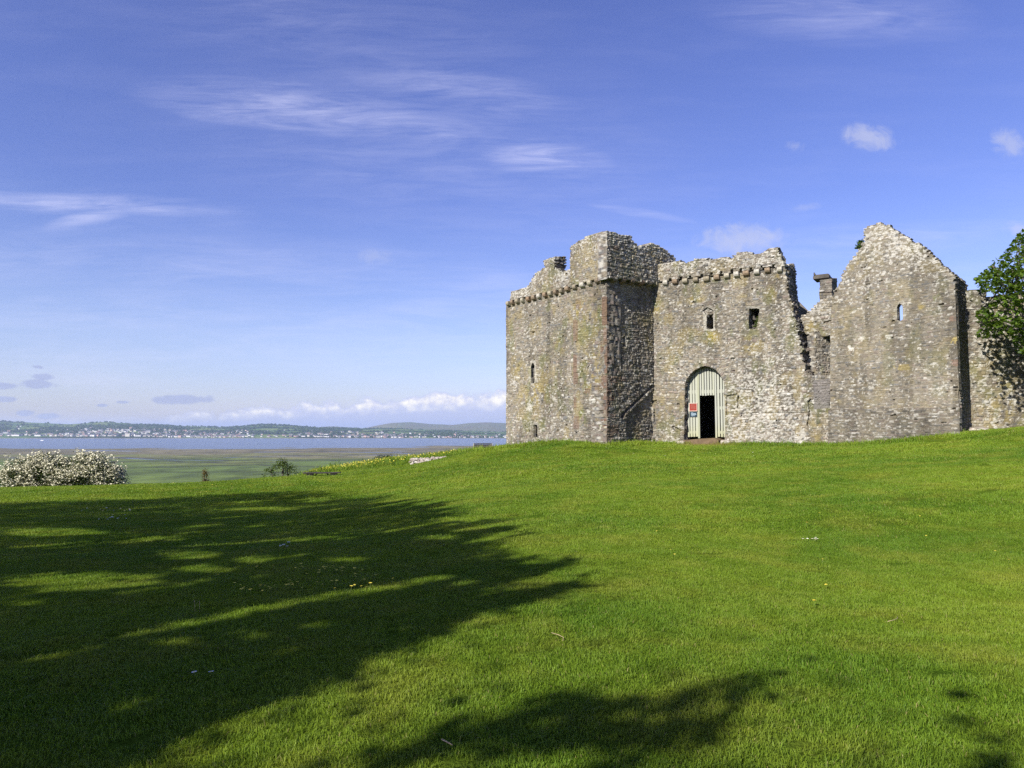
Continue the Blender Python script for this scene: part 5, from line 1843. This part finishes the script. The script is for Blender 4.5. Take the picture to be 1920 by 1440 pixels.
def cover(y0, y1, stp, kinds, s=1.0):
    y = y0
    while y < y1:
        xl, xr = -.78 * y - 3.0, .78 * y + 3.0
        x = xl
        while x < xr:
            xx, yy_ = x + rc.uniform(-.2, .2) * stp, y + rc.uniform(-.2, .2) * stp
            if yy_ < crest(xx) + 4:
                # nothing grows inside the castle
                rel = np.array([xx, yy_]) - P_g.O
                inside = rel @ P_g.n > .25 and xx > float(T_LEFT[0]) and (np.array([xx, yy_]) - T_LEFT) @ TR_DIR > .2
                if not inside:
                    put_tuft(xx, yy_, rc.choice(kinds), s)
            x += stp
        y += stp


cover(1.2, 11.5, .56, [0, 1, 2])
cover(11.0, 24.0, 1.2, [3, 4, 5])
cover(23.0, 54.0, 2.3, [6, 7])
# longer grass along the foot of the walls and on the flowery bank
for A_, B_, n_ in [(T_LEFT, CORNER, 9), (CORNER, T_RIGHT, 4), (P_g.uz(1222, 830)[0], P_g.uz(1285, 830)[0], 4), (P_g.uz(1365, 830)[0], P_g.uz(1556, 830)[0], 9), (C_LEFT, C_RIGHT, 9)]:
    if isinstance(A_, float):
        A_, B_ = P_g.O + P_g.d * A_, P_g.O + P_g.d * B_
    for k in range(n_):
        q = A_ + (B_ - A_) * (k + rc.random()) / n_
        nn = np.array([(B_ - A_)[1], -(B_ - A_)[0]])
        nn = nn / np.linalg.norm(nn)
        q = q + nn * rc.uniform(.5, .8)
        put_tuft(float(q[0]), float(q[1]), 8, rc.uniform(.7, 1.3))
for k in range(70):
    px, dp = rc.uniform(500, 870), rc.uniform(44, 53)
    q = ground_pt(px, dp)
    put_tuft(float(q[0]), float(q[1]), 8, rc.uniform(1.0, 1.9))
gme = bpy.data.meshes.new('grass')
gme.from_pydata(pts, [], [])
for nm, ty, vals in (('rot', 'FLOAT_VECTOR', np.array(rots, dtype=np.float32).ravel()), ('pick', 'INT', np.array(idx, dtype=np.int32)), ('siz', 'FLOAT', np.array(scl, dtype=np.float32))):
    at_ = gme.attributes.new(nm, ty, 'POINT')
    at_.data.foreach_set('vector' if ty == 'FLOAT_VECTOR' else 'value', vals)
grass = link('grass', gme, m_grass)
tag(grass, 'short mown green lawn grass with scattered longer tufts', 'grass', kind='stuff')
ng = bpy.data.node_groups.new('grass_scatter', 'GeometryNodeTree')
ng.interface.new_socket('Geometry', in_out='INPUT', socket_type='NodeSocketGeometry')
ng.interface.new_socket('Geometry', in_out='OUTPUT', socket_type='NodeSocketGeometry')
gi_, go_ = ng.nodes.new('NodeGroupInput'), ng.nodes.new('NodeGroupOutput')
ci_ = ng.nodes.new('GeometryNodeCollectionInfo')
ci_.inputs['Collection'].default_value = tufts
ci_.inputs['Separate Children'].default_value = True
ci_.inputs['Reset Children'].default_value = True
ip = ng.nodes.new('GeometryNodeInstanceOnPoints')
ip.inputs['Pick Instance'].default_value = True


def named(nm, ty):
    n = ng.nodes.new('GeometryNodeInputNamedAttribute')
    n.data_type = ty
    n.inputs['Name'].default_value = nm
    return n.outputs['Attribute']


ng.links.new(gi_.outputs[0], ip.inputs['Points'])
ng.links.new(ci_.outputs[0], ip.inputs['Instance'])
ng.links.new(named('pick', 'INT'), ip.inputs['Instance Index'])
ng.links.new(named('rot', 'FLOAT_VECTOR'), ip.inputs['Rotation'])
ng.links.new(named('siz', 'FLOAT'), ip.inputs['Scale'])
ng.links.new(ip.outputs[0], go_.inputs[0])
md = grass.modifiers.new('scatter', 'NODES')
md.node_group = ng

# ------------------------------------------------------------------ flowers, stalks and twigs
m_yel, N, p = mat('yellow petals')
N.put(p.inputs['Base Color'], N.mix(N.noise(objco(N), 40.0), (0.62, 0.50, 0.04), (0.74, 0.64, 0.12)))
m_wht, N, p = mat('white petals')
N.put(p.inputs['Base Color'], N.mix(N.noise(objco(N), 40.0), (0.70, 0.70, 0.68), (0.82, 0.82, 0.80)))
m_stem, N, p = mat('flower stems')
N.put(p.inputs['Base Color'], N.mix(N.noise(objco(N), 20.0), (0.10, 0.15, 0.03), (0.15, 0.19, 0.05)))
m_straw, N, p = mat('dry straw')
N.put(p.inputs['Base Color'], N.mix(N.noise(objco(N), 30.0, 4), (0.30, 0.22, 0.12), (0.48, 0.38, 0.24)))


def flower_mesh(name, h, r, petals, pm, layers=1):
    bm = bmesh.new()
    # stem
    k0 = [bm.verts.new((.0022 * math.cos(t), .0022 * math.sin(t), -.01)) for t in (0, 2.1, 4.2)]
    k1_ = [bm.verts.new((.0018 * math.cos(t) + .003, .0018 * math.sin(t), h)) for t in (0, 2.1, 4.2)]
    for i in range(3):
        f = bm.faces.new((k0[i], k0[(i + 1) % 3], k1_[(i + 1) % 3], k1_[i]))
        f.material_index = 0
    for L in range(layers):
        for k in range(petals):
            t = 2 * math.pi * (k + .5 * L) / petals
            rr_ = r * (1 - .3 * L)
            d, e = Vector((math.cos(t), math.sin(t), .15 + .35 * L)), Vector((-math.sin(t), math.cos(t), 0))
            w = rr_ * math.pi / petals * .8
            c0 = Vector((.003, 0, h + .001))
            vs = [bm.verts.new(c0 + d * rr_ * .15 - e * w * .3), bm.verts.new(c0 + d * rr_ * .8 - e * w), bm.verts.new(c0 + d * rr_), bm.verts.new(c0 + d * rr_ * .8 + e * w), bm.verts.new(c0 + d * rr_ * .15 + e * w * .3)]
            f = bm.faces.new(vs)
            f.material_index = 1
    cc3 = bmesh.ops.create_icosphere(bm, subdivisions=1, radius=r * .36, matrix=Matrix.Translation((.003, 0, h + .002)) @ Matrix.Diagonal((1, 1, .5, 1)))
    for v_ in cc3['verts']:
        for f in v_.link_faces:
            f.material_index = 2
    me = bpy.data.meshes.new(name)
    bm.to_mesh(me)
    bm.free()
    for m in (m_stem, pm, m_yel):
        me.materials.append(m)
    return me


ME_DAISY = flower_mesh('daisy', .055, .021, 9, m_wht)
ME_DAND = flower_mesh('dandelion', .060, .021, 10, m_yel, 2)
ME_BUTTER = flower_mesh('buttercup', .075, .017, 5, m_yel)


def ground_hit(px, py):
    """where the line of sight of a photograph pixel meets the lawn"""
    d = pix_dir(px, py)
    t = 1.5
    while t < 70:
        q = EYE + d * t
        if q.z < gz(q.x, q.y):
            break
        t += .05 + t * .004
    return EYE + d * t


def plant(name, me, px, py, label, cat, group, s=1.0):
    q = ground_hit(px, py)
    o = link(name, me)
    o.location = (q.x, q.y, gz(q.x, q.y))
    o.rotation_euler = (rc.uniform(-.2, .2), rc.uniform(-.2, .2), rc.uniform(0, 6))
    o.scale = (s, s, s)
    tag(o, label, cat, group)
    return o


G1 = 'yellow flowers scattered in the shaded lawn'
for k in range(64):
    cx, cy, ax, ay = rc.choice([(560, 1105, 150, 12), (570, 1115, 120, 8), (560, 1060, 120, 22), (660, 1098, 90, 16), (620, 1080, 60, 14)])
    plant('buttercup', ME_BUTTER, cx + rc.uniform(-ax, ax), cy + rc.uniform(-ay, ay), 'small yellow buttercup in the dark shaded part of the lawn', 'flower', G1, rc.uniform(.8, 1.2))
for k in range(30):
    cx, cy, ax, ay = rc.choice([(200, 960, 45, 4), (205, 977, 22, 3), (215, 973, 25, 4)])
    plant('daisy', ME_DAISY, cx + rc.uniform(-ax, ax), cy + rc.uniform(-ay, ay), 'white daisy in the shaded patch at the far left of the lawn', 'flower', 'daisies in the far left shade', rc.uniform(.9, 1.4))
for k in range(12):
    plant('daisy', ME_DAISY, 1523 + rc.gauss(0, 12), 1016.5 + rc.gauss(0, 1.6), 'white daisy in the small bright patch on the sunlit right of the lawn', 'flower', 'daisies in the sunlit right patch', rc.uniform(.65, .9))
for k in range(10):
    plant('daisy', ME_DAISY, 538 + rc.gauss(0, 12), 1029 + rc.gauss(0, 2), 'white daisy in the middle of the shaded lawn above the buttercups', 'flower', 'daisies above the buttercups', rc.uniform(.8, 1.2))
for k in range(26):
    plant('daisy', ME_DAISY, rc.uniform(1130, 1420), rc.uniform(842, 862), 'white daisy dotted on the sunny grass before the castle gate', 'flower', 'daisies before the gate', rc.uniform(.8, 1.1))
for k in range(34):
    plant('buttercup', ME_BUTTER, rc.uniform(0, 640), rc.uniform(906, 930), 'yellow buttercup on the sunny far edge of the lawn', 'flower', 'yellow flowers on the sunny lawn edge', rc.uniform(1.0, 1.6))
for k in range(16):
    plant('buttercup', ME_BUTTER, rc.uniform(1200, 1900), rc.uniform(950, 1080), 'yellow buttercup dotted on the sunny right half of the lawn', 'flower', 'yellow flowers on the sunny right half', rc.uniform(.8, 1.1))
plant('dandelion', ME_DAND, 1527, 1143, 'orange yellow dandelion alone in the sunny right foreground', 'flower', None, 1.1)
plant('dandelion', ME_DAND, 1550, 1105, 'yellow dandelion just beyond the orange one on the sunny right', 'flower', None, .8)
for px, py, lab in [(366, 1281, 'left one of two pale daisies in the darkest shade'), (395, 1280, 'right one of two pale daisies in the darkest shade')]:
    plant('daisy', ME_DAISY, px, py, lab, 'flower', None, .9)

# yellow flowers of the bank, too many to count
fl_pts = []
for k in range(5200):
    px = rc.uniform(478, 860)
    dp = rc.uniform(43.5, 52)
    dens = .25 + .75 * math.exp(-((px - 610) / 75) ** 2)
    if rc.random() < dens:
        q = ground_pt(px, dp)
        fl_pts.append((float(q[0]), float(q[1]), gz(float(q[0]), float(q[1])) + rc.uniform(.12, .34)))
v, t, c = leaves(np.array(fl_pts), .062, 7, .5)
bank = link('bank_flowers', mesh_np('bank_flowers', v, tris=t, cols=c), m_yel)
tag(bank, 'mass of yellow flowers on the rough bank behind the low bench', 'flowers', kind='stuff')

q = ground_hit(370, 1152)
st = empty('grass_stalk', (q.x, q.y, gz(q.x, q.y)))
tag(st, 'pair of tall pale seed stalks standing in the dark shaded lawn', 'stalk')
MB().tube([(-.02, 0, 0), (-.025, 0, .05), (-.03, .005, .105)], [.002, .0018, .0015], 5).tube([(-.03, .005, .1), (-.031, .005, .116)], [.004, .003], 5).build('stalk', m_straw, st)
MB().tube([(.02, 0, 0), (.02, 0, .05), (.018, -.005, .10)], [.002, .0018, .0015], 5).tube([(.018, -.005, .095), (.018, -.005, .112)], [.004, .003], 5).build('stalk', m_straw, st)


def lying(px0, py0, px1, py1, name, label, cat, r, bend=0.0):
    a_, b_ = ground_hit(px0, py0), ground_hit(px1, py1)
    a_.z, b_.z = gz(a_.x, a_.y) + .036, gz(b_.x, b_.y) + .036
    d = b_ - a_
    s = Vector((-d.y, d.x, 0)) * bend
    pts_ = [Vector((0, 0, 0)), d * .33 + s * .8, d * .66 + s, d]
    o = MB().tube(pts_, [r, r * .95, r * .85, r * .6], 7).build(name, m_straw)
    o.location = a_
    tag(o, label, cat)


lying(828, 1409, 848, 1417, 'twig', 'short pale twig lying in the near grass at the bottom of the picture', 'twig', .0045)
lying(1034, 1197, 1055, 1211, 'straw', 'curved dry straw lying on the sunlit grass in mid lawn', 'straw', .0022, .18)
lying(1665, 1176, 1682, 1164, 'straw', 'pale straw lying on the sunny right foreground grass', 'straw', .0025, -.1)

# ------------------------------------------------------------------ haze
m_haze = bpy.data.materials.new('haze')
m_haze.use_nodes = True
H = NT(m_haze.node_tree)
H.n.clear()
pv = H.new('ShaderNodeVolumePrincipled')
pv.inputs['Color'].default_value = (0.60, 0.73, 1.0, 1)
pv.inputs['Density'].default_value = 5.0e-5
pv.inputs['Anisotropy'].default_value = 0.2
ho = H.new('ShaderNodeOutputMaterial')
H.l.new(pv.outputs[0], ho.inputs['Volume'])
bm = bmesh.new()
bmesh.ops.create_cube(bm, size=1.0)
me = bpy.data.meshes.new('haze')
bm.to_mesh(me)
bm.free()
haze = link('haze', me, m_haze)
haze.scale = (64000, 30900, 360)
haze.location = (0, 15000, -80 + 180)
tag(haze, 'pale air haze over the estuary', 'haze', kind='stuff')
